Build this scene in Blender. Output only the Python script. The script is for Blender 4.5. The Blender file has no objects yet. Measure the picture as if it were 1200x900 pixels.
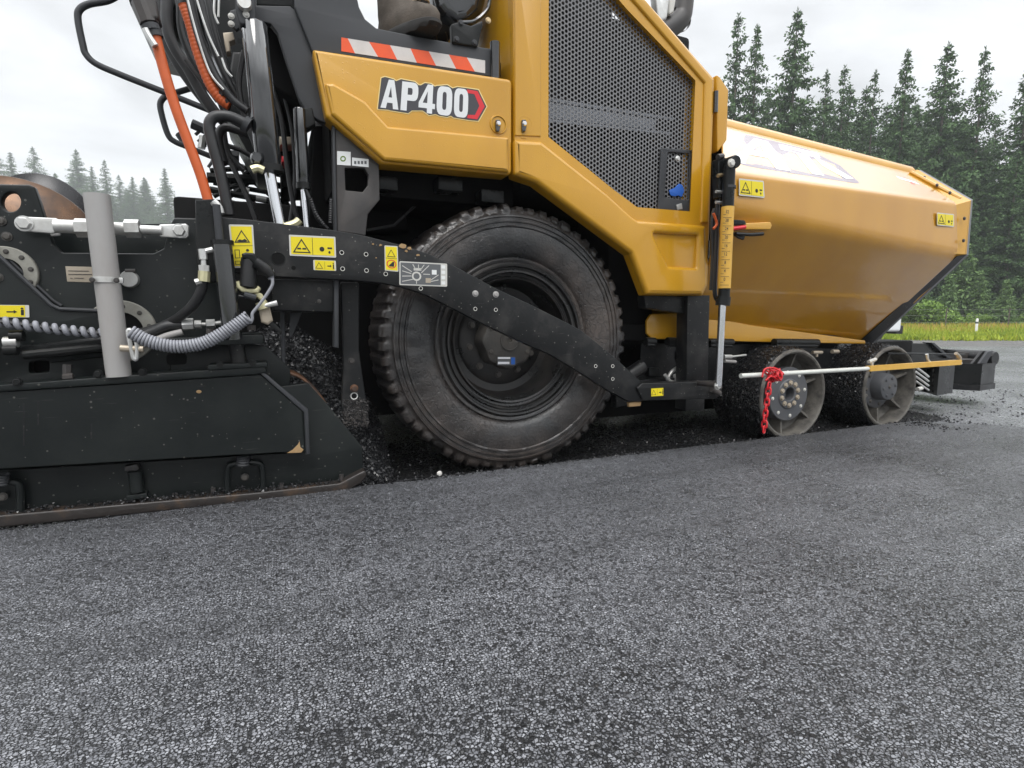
import bpy, bmesh, math, random
import numpy as np
from mathutils import Vector, Matrix, noise as mnoise
R = math.radians; PI = math.pi
random.seed(7); rng = np.random.default_rng(7)
SC = bpy.context.scene; COL = SC.collection

# ------------------------------------------------------------------ camera
FPX = 636.0; H = 0.66; PITCH = math.atan(75 / FPX); YAW = R(23.6)
cam = bpy.data.objects.new('camera', bpy.data.cameras.new('camera')); COL.objects.link(cam)
cam.location = (0, 0, H); cam.rotation_euler = (R(90) - PITCH, 0, -YAW)
cam.data.sensor_width = 36; cam.data.lens = FPX / 1200 * 36
cam.data.clip_start = 0.05; cam.data.clip_end = 1000
SC.camera = cam

# ------------------------------------------------------------------ world: overcast sky
SUN_EL, SUN_AZ = 58, 200
w = bpy.data.worlds.new('World'); SC.world = w; w.use_nodes = True
nt = w.node_tree; nt.nodes.clear()
def N(t, **k):
    n = nt.nodes.new(t)
    for a, b in k.items():
        setattr(n, a, b)
    return n
L = lambda a, b: nt.links.new(a, b)
sky = N('ShaderNodeTexSky', sky_type='NISHITA', sun_disc=False)
sky.sun_elevation = R(SUN_EL); sky.sun_rotation = R(SUN_AZ)
bg1 = N('ShaderNodeBackground'); bg1.inputs['Strength'].default_value = 0.1
L(sky.outputs[0], bg1.inputs[0])
tc = N('ShaderNodeTexCoord'); sep = N('ShaderNodeSeparateXYZ'); L(tc.outputs['Generated'], sep.inputs[0])
lum = N('ShaderNodeMapRange', interpolation_type='SMOOTHSTEP')      # overcast sky: zenith brighter than horizon
for i, v in ((1, 0.43), (2, 0.66), (3, 0.85), (4, 2.6)): lum.inputs[i].default_value = v
L(sep.outputs['Z'], lum.inputs[0])
mp = N('ShaderNodeMapping'); mp.inputs['Scale'].default_value = (1.5, 1.5, 4.5); L(tc.outputs['Generated'], mp.inputs[0])
nz = N('ShaderNodeTexNoise'); nz.inputs['Scale'].default_value = 1.7; nz.inputs['Detail'].default_value = 6
nz.inputs['Roughness'].default_value = 0.52; nz.inputs['Distortion'].default_value = 0.4
L(mp.outputs[0], nz.inputs['Vector'])
cl = N('ShaderNodeMapRange'); L(nz.outputs['Fac'], cl.inputs[0])
for i, v in ((1, 0.30), (2, 0.68), (3, 0.68), (4, 1.12)): cl.inputs[i].default_value = v
mu = N('ShaderNodeMath', operation='MULTIPLY'); L(lum.outputs[0], mu.inputs[0]); L(cl.outputs[0], mu.inputs[1])
hz = N('ShaderNodeMapRange', interpolation_type='SMOOTHSTEP')         # dimming added low in the sky, out of view, to darken undersides
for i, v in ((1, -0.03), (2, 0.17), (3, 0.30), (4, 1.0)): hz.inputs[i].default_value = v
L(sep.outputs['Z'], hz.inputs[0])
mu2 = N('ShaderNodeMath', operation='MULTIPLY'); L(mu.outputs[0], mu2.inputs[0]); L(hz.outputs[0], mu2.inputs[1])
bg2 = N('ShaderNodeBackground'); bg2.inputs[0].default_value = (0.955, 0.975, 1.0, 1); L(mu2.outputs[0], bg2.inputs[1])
mx = N('ShaderNodeMixShader'); mx.inputs[0].default_value = 0.94
L(bg1.outputs[0], mx.inputs[1]); L(bg2.outputs[0], mx.inputs[2])
ow = N('ShaderNodeOutputWorld'); L(mx.outputs[0], ow.inputs[0])

sun = bpy.data.objects.new('sun', bpy.data.lights.new('sun', 'SUN')); COL.objects.link(sun)
sun.data.energy = 1.1; sun.data.angle = R(25); sun.data.color = (1.0, 0.975, 0.94)
_az = R(SUN_AZ); _el = R(SUN_EL)
sdir = Vector((math.sin(_az) * math.cos(_el), math.cos(_az) * math.cos(_el), math.sin(_el)))
sun.rotation_euler = sdir.to_track_quat('Z', 'Y').to_euler()

SC.view_settings.view_transform = 'Standard'; SC.view_settings.look = 'None'
SC.view_settings.exposure = 0.38; SC.view_settings.gamma = 1.0; SC.view_settings.use_curve_mapping = False
SC.render.engine = 'CYCLES'
SC.cycles.use_denoising = True
SC.cycles.max_bounces = 6; SC.cycles.diffuse_bounces = 3; SC.cycles.glossy_bounces = 4
SC.cycles.volume_bounces = 1; SC.cycles.transparent_max_bounces = 8
SC.cycles.sample_clamp_indirect = 6

# ------------------------------------------------------------------ picture <-> place
def ray(px, py):
    x = (px - 600) / FPX; y = -(py - 450) / FPX
    f = math.cos(PITCH) + y * math.sin(PITCH); u = -math.sin(PITCH) + y * math.cos(PITCH)
    return x * math.cos(YAW) + f * math.sin(YAW), -x * math.sin(YAW) + f * math.cos(YAW), u
def P(px, py, Y):            # point on the vertical plane Y = const, parallel to the paver's side
    a = ray(px, py); t = Y / a[1]; return Vector((a[0] * t, Y, H + a[2] * t))
def G(px, py, z=0.0):        # point on the level z
    a = ray(px, py); t = (z - H) / a[2]; return Vector((a[0] * t, a[1] * t, z))
def Q(px, dist):             # ground point in direction px at a distance along the view axis
    x = (px - 600) / FPX * dist
    return Vector((x * math.cos(YAW) + dist * math.sin(YAW), -x * math.sin(YAW) + dist * math.cos(YAW), 0))
def lerp(a, b, t): return a + (b - a) * t

# ------------------------------------------------------------------ materials
MATS = {}
def nodemat(name):
    m = bpy.data.materials.new(name); m.use_nodes = True
    t = m.node_tree; b = t.nodes['Principled BSDF']; MATS[name] = m
    return m, t, b
def mat(name, col, rough=0.5, metal=0.0, coat=0.0, dirt=None, dscale=6.0, damt=0.5, rvar=0.12, bump=0.0, bscale=200.0, spec=0.5, detail=8, dlo=0.45, dhi=0.75, drough=None, streak=1.0, specks=None):
    m, t, b = nodemat(name)
    nn = t.nodes.new; lk = t.links.new
    b.inputs['Base Color'].default_value = (*col, 1); b.inputs['Roughness'].default_value = rough
    b.inputs['Metallic'].default_value = metal; b.inputs['Coat Weight'].default_value = coat
    b.inputs['Coat Roughness'].default_value = 0.08; b.inputs['Specular IOR Level'].default_value = spec
    co = nn('ShaderNodeTexCoord')
    mpg = nn('ShaderNodeMapping'); mpg.inputs['Scale'].default_value = (1, 1, 1 / streak); lk(co.outputs['Object'], mpg.inputs[0])
    n1 = nn('ShaderNodeTexNoise'); n1.inputs['Scale'].default_value = dscale; n1.inputs['Detail'].default_value = detail; n1.inputs['Roughness'].default_value = 0.65
    lk(mpg.outputs[0], n1.inputs['Vector'])
    mr = nn('ShaderNodeMapRange'); lk(n1.outputs['Fac'], mr.inputs[0])
    for i, v in ((1, dlo), (2, dhi), (3, 0), (4, damt)): mr.inputs[i].default_value = v
    if dirt:
        mc = nn('ShaderNodeMix'); mc.data_type = 'RGBA'
        mc.inputs[6].default_value = (*col, 1); mc.inputs[7].default_value = (*dirt, 1)
        lk(mr.outputs[0], mc.inputs[0]); lk(mc.outputs[2], b.inputs['Base Color'])
        if specks:           # dried splashes and scrapes down to lighter primer
            vs = nn('ShaderNodeTexVoronoi'); vs.inputs['Scale'].default_value = specks[1]; lk(co.outputs['Object'], vs.inputs['Vector'])
            cs = nn('ShaderNodeSeparateColor'); lk(vs.outputs['Color'], cs.inputs[0])
            rad = nn('ShaderNodeMapRange'); lk(cs.outputs[0], rad.inputs[0])
            for i, v in ((1, specks[2]), (2, 1.0), (3, -0.02), (4, 0.34)): rad.inputs[i].default_value = v
            cmp_ = nn('ShaderNodeMath'); cmp_.operation = 'LESS_THAN'; lk(vs.outputs['Distance'], cmp_.inputs[0]); lk(rad.outputs[0], cmp_.inputs[1])
            sc = nn('ShaderNodeMapping'); sc.inputs['Scale'].default_value = (2.2, 2.2, 40); sc.inputs['Rotation'].default_value = (0.2, 0.35, 0.1); lk(co.outputs['Object'], sc.inputs[0])
            ns = nn('ShaderNodeTexNoise'); ns.inputs['Scale'].default_value = 5; ns.inputs['Detail'].default_value = 2; lk(sc.outputs[0], ns.inputs['Vector'])
            ss = nn('ShaderNodeMapRange'); lk(ns.outputs['Fac'], ss.inputs[0])
            for i, v in ((1, 0.70), (2, 0.80), (3, 0), (4, 0.5)): ss.inputs[i].default_value = v
            mxx = nn('ShaderNodeMath'); mxx.operation = 'MAXIMUM'; lk(cmp_.outputs[0], mxx.inputs[0]); lk(ss.outputs[0], mxx.inputs[1])
            m5 = nn('ShaderNodeMix'); m5.data_type = 'RGBA'; m5.inputs[7].default_value = (*specks[0], 1); lk(mc.outputs[2], m5.inputs[6]); lk(mxx.outputs[0], m5.inputs[0]); lk(m5.outputs[2], b.inputs['Base Color'])
    rr = nn('ShaderNodeMapRange'); lk(n1.outputs['Fac'], rr.inputs[0])
    r0 = max(0.02, rough - rvar); r1 = min(1, rough + rvar) if drough is None else drough
    for i, v in ((1, 0.3), (2, 0.75), (3, r0), (4, r1)): rr.inputs[i].default_value = v
    lk(rr.outputs[0], b.inputs['Roughness'])
    if bump:
        n2 = nn('ShaderNodeTexNoise'); n2.inputs['Scale'].default_value = bscale; n2.inputs['Detail'].default_value = 3
        lk(co.outputs['Object'], n2.inputs['Vector'])
        bp = nn('ShaderNodeBump'); bp.inputs['Strength'].default_value = bump; bp.inputs['Distance'].default_value = 0.003
        lk(n2.outputs['Fac'], bp.inputs['Height']); lk(bp.outputs[0], b.inputs['Normal'])
    return m

def paint_wet(name, col, dark, rough=0.33, coat=0.6, cr=0.12):
    """machine paint with raindrops and faint dried runs"""
    m, t, b = nodemat(name); nn = t.nodes.new; lk = t.links.new
    co = nn('ShaderNodeTexCoord')
    n1 = nn('ShaderNodeTexNoise'); n1.inputs['Scale'].default_value = 5; n1.inputs['Detail'].default_value = 8
    mpg = nn('ShaderNodeMapping'); mpg.inputs['Scale'].default_value = (1, 1, 0.25); lk(co.outputs['Object'], mpg.inputs[0]); lk(mpg.outputs[0], n1.inputs['Vector'])
    mc = nn('ShaderNodeMix'); mc.data_type = 'RGBA'; mc.inputs[6].default_value = (*col, 1); mc.inputs[7].default_value = (*dark, 1)
    mr = nn('ShaderNodeMapRange'); lk(n1.outputs['Fac'], mr.inputs[0])
    for i, v in ((1, 0.4), (2, 0.75), (3, 0), (4, 0.7)): mr.inputs[i].default_value = v
    lk(mr.outputs[0], mc.inputs[0]); lk(mc.outputs[2], b.inputs['Base Color'])
    b.inputs['Roughness'].default_value = rough; b.inputs['Coat Weight'].default_value = coat; b.inputs['Coat Roughness'].default_value = cr
    vo = nn('ShaderNodeTexVoronoi'); vo.inputs['Scale'].default_value = 130; lk(co.outputs['Object'], vo.inputs['Vector'])
    sel = nn('ShaderNodeSeparateColor'); lk(vo.outputs['Color'], sel.inputs[0])
    gt = nn('ShaderNodeMath'); gt.operation = 'GREATER_THAN'; gt.inputs[1].default_value = 0.72; lk(sel.outputs[0], gt.inputs[0])
    dr = nn('ShaderNodeMapRange'); dr.interpolation_type = 'SMOOTHSTEP'; lk(vo.outputs['Distance'], dr.inputs[0])
    for i, v in ((1, 0.05), (2, 0.33), (3, 1), (4, 0)): dr.inputs[i].default_value = v
    hm = nn('ShaderNodeMath'); hm.operation = 'MULTIPLY'; lk(gt.outputs[0], hm.inputs[0]); lk(dr.outputs[0], hm.inputs[1])
    n3 = nn('ShaderNodeTexNoise'); n3.inputs['Scale'].default_value = 240; lk(co.outputs['Object'], n3.inputs['Vector'])
    ad = nn('ShaderNodeMath'); ad.operation = 'MULTIPLY_ADD'; ad.inputs[1].default_value = 0.12; lk(n3.outputs['Fac'], ad.inputs[0]); lk(hm.outputs[0], ad.inputs[2])
    bp = nn('ShaderNodeBump'); bp.inputs['Strength'].default_value = 0.35; bp.inputs['Distance'].default_value = 0.0015
    lk(ad.outputs[0], bp.inputs['Height']); lk(bp.outputs[0], b.inputs['Normal']); lk(bp.outputs[0], b.inputs['Coat Normal'])
    return m

paint_wet('yellow', (0.55, 0.280, 0.011), (0.46, 0.222, 0.009), 0.32, 0.55, 0.08)
paint_wet('yellow_wet', (0.50, 0.240, 0.008), (0.40, 0.175, 0.006), 0.28, 1.0, 0.06)
mat('black_paint', (0.008, 0.009, 0.009), 0.32, dirt=(0.03, 0.029, 0.028), dscale=5, damt=0.5, bump=0.08, bscale=150, spec=0.22)
mat('black_screed', (0.007, 0.009, 0.009), 0.36, dirt=(0.024, 0.028, 0.026), dscale=3, damt=0.55, bump=0.1, bscale=60, detail=12, spec=0.3, specks=((0.09, 0.088, 0.08), 95, 0.88))
mat('black_scuffed', (0.009, 0.0095, 0.010), 0.40, dirt=(0.085, 0.08, 0.075), dscale=9, damt=0.45, bump=0.2, bscale=60, detail=12, spec=0.3, dlo=0.5, dhi=0.8, specks=((0.12, 0.115, 0.105), 110, 0.86))
mat('grey_satin', (0.036, 0.038, 0.042), 0.55, dirt=(0.05, 0.05, 0.05), dscale=4, spec=0.35)
mat('plate_brown', (0.035, 0.032, 0.031), 0.42, dirt=(0.09, 0.075, 0.065), dscale=7, damt=0.6)
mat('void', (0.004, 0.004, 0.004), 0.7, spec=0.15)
mat('chrome', (0.75, 0.76, 0.78), 0.16, metal=1, rvar=0.06)
mat('black_gloss', (0.008, 0.009, 0.010), 0.10, coat=1.0, rvar=0.03, spec=0.6, dirt=(0.035, 0.035, 0.035), damt=0.4)
mat('zinc', (0.62, 0.62, 0.60), 0.42, metal=0.65, dirt=(0.36, 0.34, 0.31), dscale=14, damt=0.7)
mat('zinc_yellow', (0.62, 0.58, 0.36), 0.4, metal=0.6, dirt=(0.3, 0.27, 0.18), dscale=20)
mat('pole_grey', (0.33, 0.32, 0.31), 0.5, dirt=(0.25, 0.225, 0.205), dscale=8, damt=0.6, streak=4)
mat('orange', (0.55, 0.10, 0.018), 0.5, dirt=(0.40, 0.075, 0.02), dscale=20, damt=0.6)
mat('rubber', (0.014, 0.014, 0.015), 0.45, dirt=(0.035, 0.034, 0.033), dscale=20, damt=0.5)
mat('cable_grey', (0.26, 0.265, 0.29), 0.42, dirt=(0.14, 0.14, 0.15), dscale=30)
mat('label_yellow', (0.74, 0.60, 0.012), 0.35, rvar=0.05)
mat('label_border', (0.55, 0.54, 0.50), 0.4)
mat('label_white', (0.72, 0.73, 0.72), 0.4)
mat('label_black', (0.012, 0.012, 0.012), 0.5)
mat('label_grey', (0.10, 0.105, 0.11), 0.45)
mat('label_red', (0.62, 0.02, 0.03), 0.4)
mat('badge_dark', (0.045, 0.043, 0.05), 0.4)
mat('badge_white', (0.70, 0.71, 0.71), 0.35, dirt=(0.6, 0.61, 0.62), dscale=3)
mat('badge_cream', (0.80, 0.62, 0.25), 0.4)
mat('stripe_red', (0.74, 0.088, 0.016), 0.4, dirt=(0.55, 0.06, 0.02), dscale=12)
mat('stripe_white', (0.58, 0.55, 0.53), 0.42, dirt=(0.42, 0.40, 0.38), dscale=12)
mat('logo_white', (0.78, 0.79, 0.82), 0.3, coat=0.5)
mat('logo_mauve', (0.12, 0.07, 0.10), 0.3, coat=0.5)
mat('rust', (0.16, 0.07, 0.03), 0.55, dirt=(0.03, 0.022, 0.018), dscale=9, damt=0.9, dlo=0.4, dhi=0.6, bump=0.3, bscale=90)
mat('skid_rust', (0.022, 0.018, 0.016), 0.42, dirt=(0.13, 0.07, 0.032), dscale=8, damt=0.75, dlo=0.55, dhi=0.8, bump=0.4, bscale=60, detail=10)
mat('blade_dark', (0.014, 0.014, 0.016), 0.28, metal=0.3, dirt=(0.07, 0.04, 0.022), dscale=5, damt=0.8, dlo=0.55, dhi=0.75)
mat('blade', (0.13, 0.07, 0.038), 0.3, metal=0.7, dirt=(0.03, 0.027, 0.026), dscale=4, damt=0.9, dlo=0.4, dhi=0.6)
mat('tan', (0.42, 0.36, 0.28), 0.45, metal=0.3, dirt=(0.3, 0.25, 0.19), dscale=30)
mat('rim_dust', (0.135, 0.125, 0.108), 0.6, dirt=(0.04, 0.037, 0.034), dscale=18, damt=0.9, dlo=0.4, dhi=0.65, bump=0.3, bscale=120)
mat('rim_plate', (0.075, 0.078, 0.085), 0.5, dirt=(0.12, 0.115, 0.11), dscale=12, damt=0.6)
mat('rim_black', (0.012, 0.012, 0.012), 0.33, dirt=(0.05, 0.042, 0.037), dscale=9, damt=0.6, bump=0.2, bscale=60)
mat('hub', (0.055, 0.052, 0.048), 0.5, dirt=(0.10, 0.085, 0.07), dscale=14, damt=0.7, bump=0.3, bscale=90)
mat('brass', (0.55, 0.42, 0.24), 0.4, metal=0.7)
mat('blue', (0.015, 0.10, 0.42), 0.55)
mat('red_plastic', (0.60, 0.012, 0.020), 0.3, coat=0.3, dirt=(0.55, 0.01, 0.02), dscale=40)
mat('rod_white', (0.60, 0.61, 0.57), 0.4, dirt=(0.42, 0.42, 0.38), dscale=18)
mat('rod_yellow', (0.62, 0.36, 0.06), 0.45, dirt=(0.45, 0.25, 0.04), dscale=16)
mat('boot', (0.075, 0.058, 0.042), 0.75, dirt=(0.045, 0.035, 0.027), dscale=18, damt=0.8, bump=0.4, bscale=140)
mat('sole', (0.02, 0.019, 0.018), 0.8, dirt=(0.05, 0.045, 0.04), dscale=20)
mat('mud', (0.35, 0.23, 0.11), 0.8, dirt=(0.25, 0.13, 0.06), dscale=40)
mat('cloth', (0.03, 0.035, 0.05), 0.85, bump=0.3, bscale=300)
mat('hivis', (0.75, 0.25, 0.03), 0.8, bump=0.3, bscale=300)
mat('skin', (0.55, 0.33, 0.24), 0.5)
mat('helmet', (0.75, 0.75, 0.72), 0.35)
mat('car_white', (0.72, 0.74, 0.75), 0.3, coat=0.6, dirt=(0.6, 0.6, 0.58), dscale=3)
mat('glass_dark', (0.02, 0.025, 0.03), 0.08, coat=1.0)
mat('post_white', (0.75, 0.74, 0.72), 0.55, dirt=(0.5, 0.48, 0.44), dscale=8)
mat('wire', (0.3, 0.3, 0.29), 0.5, metal=0.8)
mat('bark', (0.10, 0.08, 0.065), 0.9, dirt=(0.17, 0.15, 0.13), dscale=3, bump=0.5, bscale=15)
mat('screen_metal', (0.17, 0.17, 0.175), 0.42, metal=0.2, dirt=(0.19, 0.185, 0.18), dscale=10, damt=0.6)
mat('brace_grey', (0.36, 0.38, 0.42), 0.5)
mat('flange_grey', (0.34, 0.33, 0.29), 0.45, metal=0.4, dirt=(0.16, 0.15, 0.13), dscale=16, damt=0.7)
mat('stone_dark', (0.006, 0.006, 0.007), 0.32, dirt=(0.016, 0.017, 0.019), dscale=60, damt=0.8)
mat('pebble', (0.7, 0.68, 0.64), 0.6)

# tyre rubber: wet, brown film, cracked bitumen on the wall
def tyre_mat():
    m, t, b = nodemat('tyre'); nn = t.nodes.new; lk = t.links.new
    co = nn('ShaderNodeTexCoord')
    n1 = nn('ShaderNodeTexNoise'); n1.inputs['Scale'].default_value = 3.2; n1.inputs['Detail'].default_value = 9; n1.inputs['Roughness'].default_value = 0.62; lk(co.outputs['Object'], n1.inputs['Vector'])
    mr = nn('ShaderNodeMapRange'); lk(n1.outputs['Fac'], mr.inputs[0])
    for i, v in ((1, 0.40), (2, 0.70), (3, 0), (4, 1)): mr.inputs[i].default_value = v
    mc = nn('ShaderNodeMix'); mc.data_type = 'RGBA'; mc.inputs[6].default_value = (0.012, 0.012, 0.0125, 1); mc.inputs[7].default_value = (0.072, 0.056, 0.047, 1)
    lk(mr.outputs[0], mc.inputs[0])
    nd = nn('ShaderNodeTexNoise'); nd.inputs['Scale'].default_value = 9; nd.inputs['Detail'].default_value = 4; lk(co.outputs['Object'], nd.inputs['Vector'])
    mv = nn('ShaderNodeMix'); mv.data_type = 'VECTOR'; mv.inputs[0].default_value = 0.12; lk(co.outputs['Object'], mv.inputs[4]); lk(nd.outputs['Color'], mv.inputs[5])
    vo = nn('ShaderNodeTexVoronoi'); vo.feature = 'DISTANCE_TO_EDGE'; vo.inputs['Scale'].default_value = 40; lk(mv.outputs[1], vo.inputs['Vector'])
    ck = nn('ShaderNodeMapRange'); lk(vo.outputs['Distance'], ck.inputs[0])
    for i, v in ((1, 0.0), (2, 0.045), (3, 0.2), (4, 1)): ck.inputs[i].default_value = v
    n2 = nn('ShaderNodeTexNoise'); n2.inputs['Scale'].default_value = 2.3; n2.inputs['Detail'].default_value = 3; lk(co.outputs['Object'], n2.inputs['Vector'])
    msk = nn('ShaderNodeMapRange'); lk(n2.outputs['Fac'], msk.inputs[0])
    for i, v in ((1, 0.40), (2, 0.52), (3, 0), (4, 1)): msk.inputs[i].default_value = v
    inv = nn('ShaderNodeMath'); inv.operation = 'SUBTRACT'; inv.inputs[0].default_value = 1; lk(ck.outputs[0], inv.inputs[1])
    cm = nn('ShaderNodeMath'); cm.operation = 'MULTIPLY'; lk(inv.outputs[0], cm.inputs[0]); lk(msk.outputs[0], cm.inputs[1])
    m2 = nn('ShaderNodeMix'); m2.data_type = 'RGBA'; m2.inputs[7].default_value = (0.006, 0.006, 0.006, 1); lk(mc.outputs[2], m2.inputs[6]); lk(cm.outputs[0], m2.inputs[0])
    lk(m2.outputs[2], b.inputs['Base Color'])
    rr = nn('ShaderNodeMapRange'); lk(n1.outputs['Fac'], rr.inputs[0])
    for i, v in ((1, 0.3), (2, 0.7), (3, 0.24), (4, 0.46)): rr.inputs[i].default_value = v
    lk(rr.outputs[0], b.inputs['Roughness'])
    n3 = nn('ShaderNodeTexNoise'); n3.inputs['Scale'].default_value = 90; n3.inputs['Detail'].default_value = 5; lk(co.outputs['Object'], n3.inputs['Vector'])
    hh = nn('ShaderNodeMath'); hh.operation = 'MULTIPLY_ADD'; hh.inputs[1].default_value = -1.0; lk(cm.outputs[0], hh.inputs[0]); lk(n3.outputs['Fac'], hh.inputs[2])
    bp = nn('ShaderNodeBump'); bp.inputs['Strength'].default_value = 0.7; bp.inputs['Distance'].default_value = 0.004
    b.inputs['Coat Weight'].default_value = 0.45; b.inputs['Coat Roughness'].default_value = 0.22
    lk(hh.outputs[0], bp.inputs['Height']); lk(bp.outputs[0], b.inputs['Normal'])
tyre_mat()

def asphalt_mat(name, scale, c0, c1, gap, rough, tilt, bumpd, patch=None, wet=None):
    """aggregate: Voronoi stones, each with its own tone and tilt, dark gaps between"""
    m, t, b = nodemat(name); nn = t.nodes.new; lk = t.links.new
    co = nn('ShaderNodeTexCoord')
    nd = nn('ShaderNodeTexNoise'); nd.inputs['Scale'].default_value = scale * 1.3; nd.inputs['Detail'].default_value = 2; lk(co.outputs['Object'], nd.inputs['Vector'])
    sb = nn('ShaderNodeVectorMath'); sb.operation = 'MULTIPLY_ADD'; sb.inputs[1].default_value = (0.45 / scale,) * 3; lk(nd.outputs['Color'], sb.inputs[0]); lk(co.outputs['Object'], sb.inputs[2])
    st = nn('ShaderNodeMapping'); st.inputs['Scale'].default_value = (1.0, 1.25, 1.0); st.inputs['Rotation'].default_value = (0, 0, 0.5); lk(sb.outputs[0], st.inputs[0])
    vo = nn('ShaderNodeTexVoronoi'); vo.inputs['Scale'].default_value = scale; lk(st.outputs[0], vo.inputs['Vector'])
    ve = nn('ShaderNodeTexVoronoi'); ve.feature = 'DISTANCE_TO_EDGE'; ve.inputs['Scale'].default_value = scale; lk(st.outputs[0], ve.inputs['Vector'])
    vf = nn('ShaderNodeTexVoronoi'); vf.inputs['Scale'].default_value = scale * 2.6; lk(st.outputs[0], vf.inputs['Vector'])
    sel = nn('ShaderNodeSeparateColor'); lk(vo.outputs['Color'], sel.inputs[0])
    sef = nn('ShaderNodeSeparateColor'); lk(vf.outputs['Color'], sef.inputs[0])
    mc = nn('ShaderNodeMix'); mc.data_type = 'RGBA'; mc.inputs[6].default_value = (*c0, 1); mc.inputs[7].default_value = (*c1, 1)
    pw = nn('ShaderNodeMath'); pw.operation = 'POWER'; pw.inputs[1].default_value = 1.3; lk(sel.outputs[2], pw.inputs[0]); lk(pw.outputs[0], mc.inputs[0])
    n1 = nn('ShaderNodeTexNoise'); n1.inputs['Scale'].default_value = 1.1; n1.inputs['Detail'].default_value = 7; n1.inputs['Roughness'].default_value = 0.62; lk(co.outputs['Object'], n1.inputs['Vector'])
    # share of stones that lie deep (dark pits between the others) changes from patch to patch
    gmin = nn('ShaderNodeMapRange'); lk(n1.outputs['Fac'], gmin.inputs[0])
    for i, v in ((1, 0.35), (2, 0.65), (3, gap - 0.22), (4, gap + 0.10)): gmin.inputs[i].default_value = v
    lw = nn('ShaderNodeMath'); lw.operation = 'SUBTRACT'; lk(gmin.outputs[0], lw.inputs[0]); lk(sel.outputs[0], lw.inputs[1])
    low = nn('ShaderNodeMapRange'); lk(lw.outputs[0], low.inputs[0])
    for i, v in ((1, -0.06), (2, 0.12), (3, 0), (4, 1)): low.inputs[i].default_value = v
    eg = nn('ShaderNodeMapRange'); eg.interpolation_type = 'SMOOTHSTEP'; lk(ve.outputs['Distance'], eg.inputs[0])
    for i, v in ((1, 0.0), (2, 0.16), (3, 1), (4, 0)): eg.inputs[i].default_value = v
    gp = nn('ShaderNodeMath'); gp.operation = 'MAXIMUM'; lk(low.outputs[0], gp.inputs[0]); lk(eg.outputs[0], gp.inputs[1])
    gq = nn('ShaderNodeMath'); gq.operation = 'MULTIPLY'; gq.inputs[1].default_value = 0.9; lk(gp.outputs[0], gq.inputs[0])
    m2 = nn('ShaderNodeMix'); m2.data_type = 'RGBA'; m2.inputs[7].default_value = (0.007, 0.007, 0.008, 1); lk(mc.outputs[2], m2.inputs[6]); lk(gq.outputs[0], m2.inputs[0])
    out = m2.outputs[2]
    if patch:
        n4 = nn('ShaderNodeTexNoise'); n4.inputs['Scale'].default_value = patch[1]; n4.inputs['Detail'].default_value = 7; lk(co.outputs['Object'], n4.inputs['Vector'])
        mr = nn('ShaderNodeMapRange'); lk(n4.outputs['Fac'], mr.inputs[0])
        for i, v in ((1, 0.42), (2, 0.64), (3, 0), (4, patch[2])): mr.inputs[i].default_value = v
        m3 = nn('ShaderNodeMix'); m3.data_type = 'RGBA'; m3.inputs[7].default_value = (*patch[0], 1); lk(out, m3.inputs[6]); lk(mr.outputs[0], m3.inputs[0]); out = m3.outputs[2]
    lk(out, b.inputs['Base Color'])
    rr = nn('ShaderNodeMapRange'); lk(sel.outputs[1], rr.inputs[0])
    for i, v in ((1, 0), (2, 1), (3, rough - 0.12), (4, rough + 0.14)): rr.inputs[i].default_value = v
    lk(rr.outputs[0], b.inputs['Roughness'])
    ge = nn('ShaderNodeNewGeometry')
    tl = nn('ShaderNodeVectorMath'); tl.operation = 'SUBTRACT'; lk(vo.outputs['Color'], tl.inputs[0]); tl.inputs[1].default_value = (0.5, 0.5, 0.5)
    t2 = nn('ShaderNodeVectorMath'); t2.operation = 'MULTIPLY_ADD'; t2.inputs[1].default_value = (tilt,) * 3; lk(tl.outputs[0], t2.inputs[0]); lk(ge.outputs['Normal'], t2.inputs[2])
    nm = nn('ShaderNodeVectorMath'); nm.operation = 'NORMALIZE'; lk(t2.outputs[0], nm.inputs[0])
    hi = nn('ShaderNodeMath'); hi.operation = 'MULTIPLY_ADD'; hi.inputs[1].default_value = -1.0; lk(gp.outputs[0], hi.inputs[0])
    hf = nn('ShaderNodeMath'); hf.operation = 'MULTIPLY'; hf.inputs[1].default_value = 0.35; lk(sef.outputs[0], hf.inputs[0]); lk(hf.outputs[0], hi.inputs[2])
    bp = nn('ShaderNodeBump'); bp.inputs['Strength'].default_value = 0.9; bp.inputs['Distance'].default_value = bumpd
    lk(hi.outputs[0], bp.inputs['Height']); lk(nm.outputs[0], bp.inputs['Normal']); lk(bp.outputs[0], b.inputs['Normal'])
    if wet:
        b.inputs['Coat Weight'].default_value = wet; b.inputs['Coat Roughness'].default_value = 0.2
    return m
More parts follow.
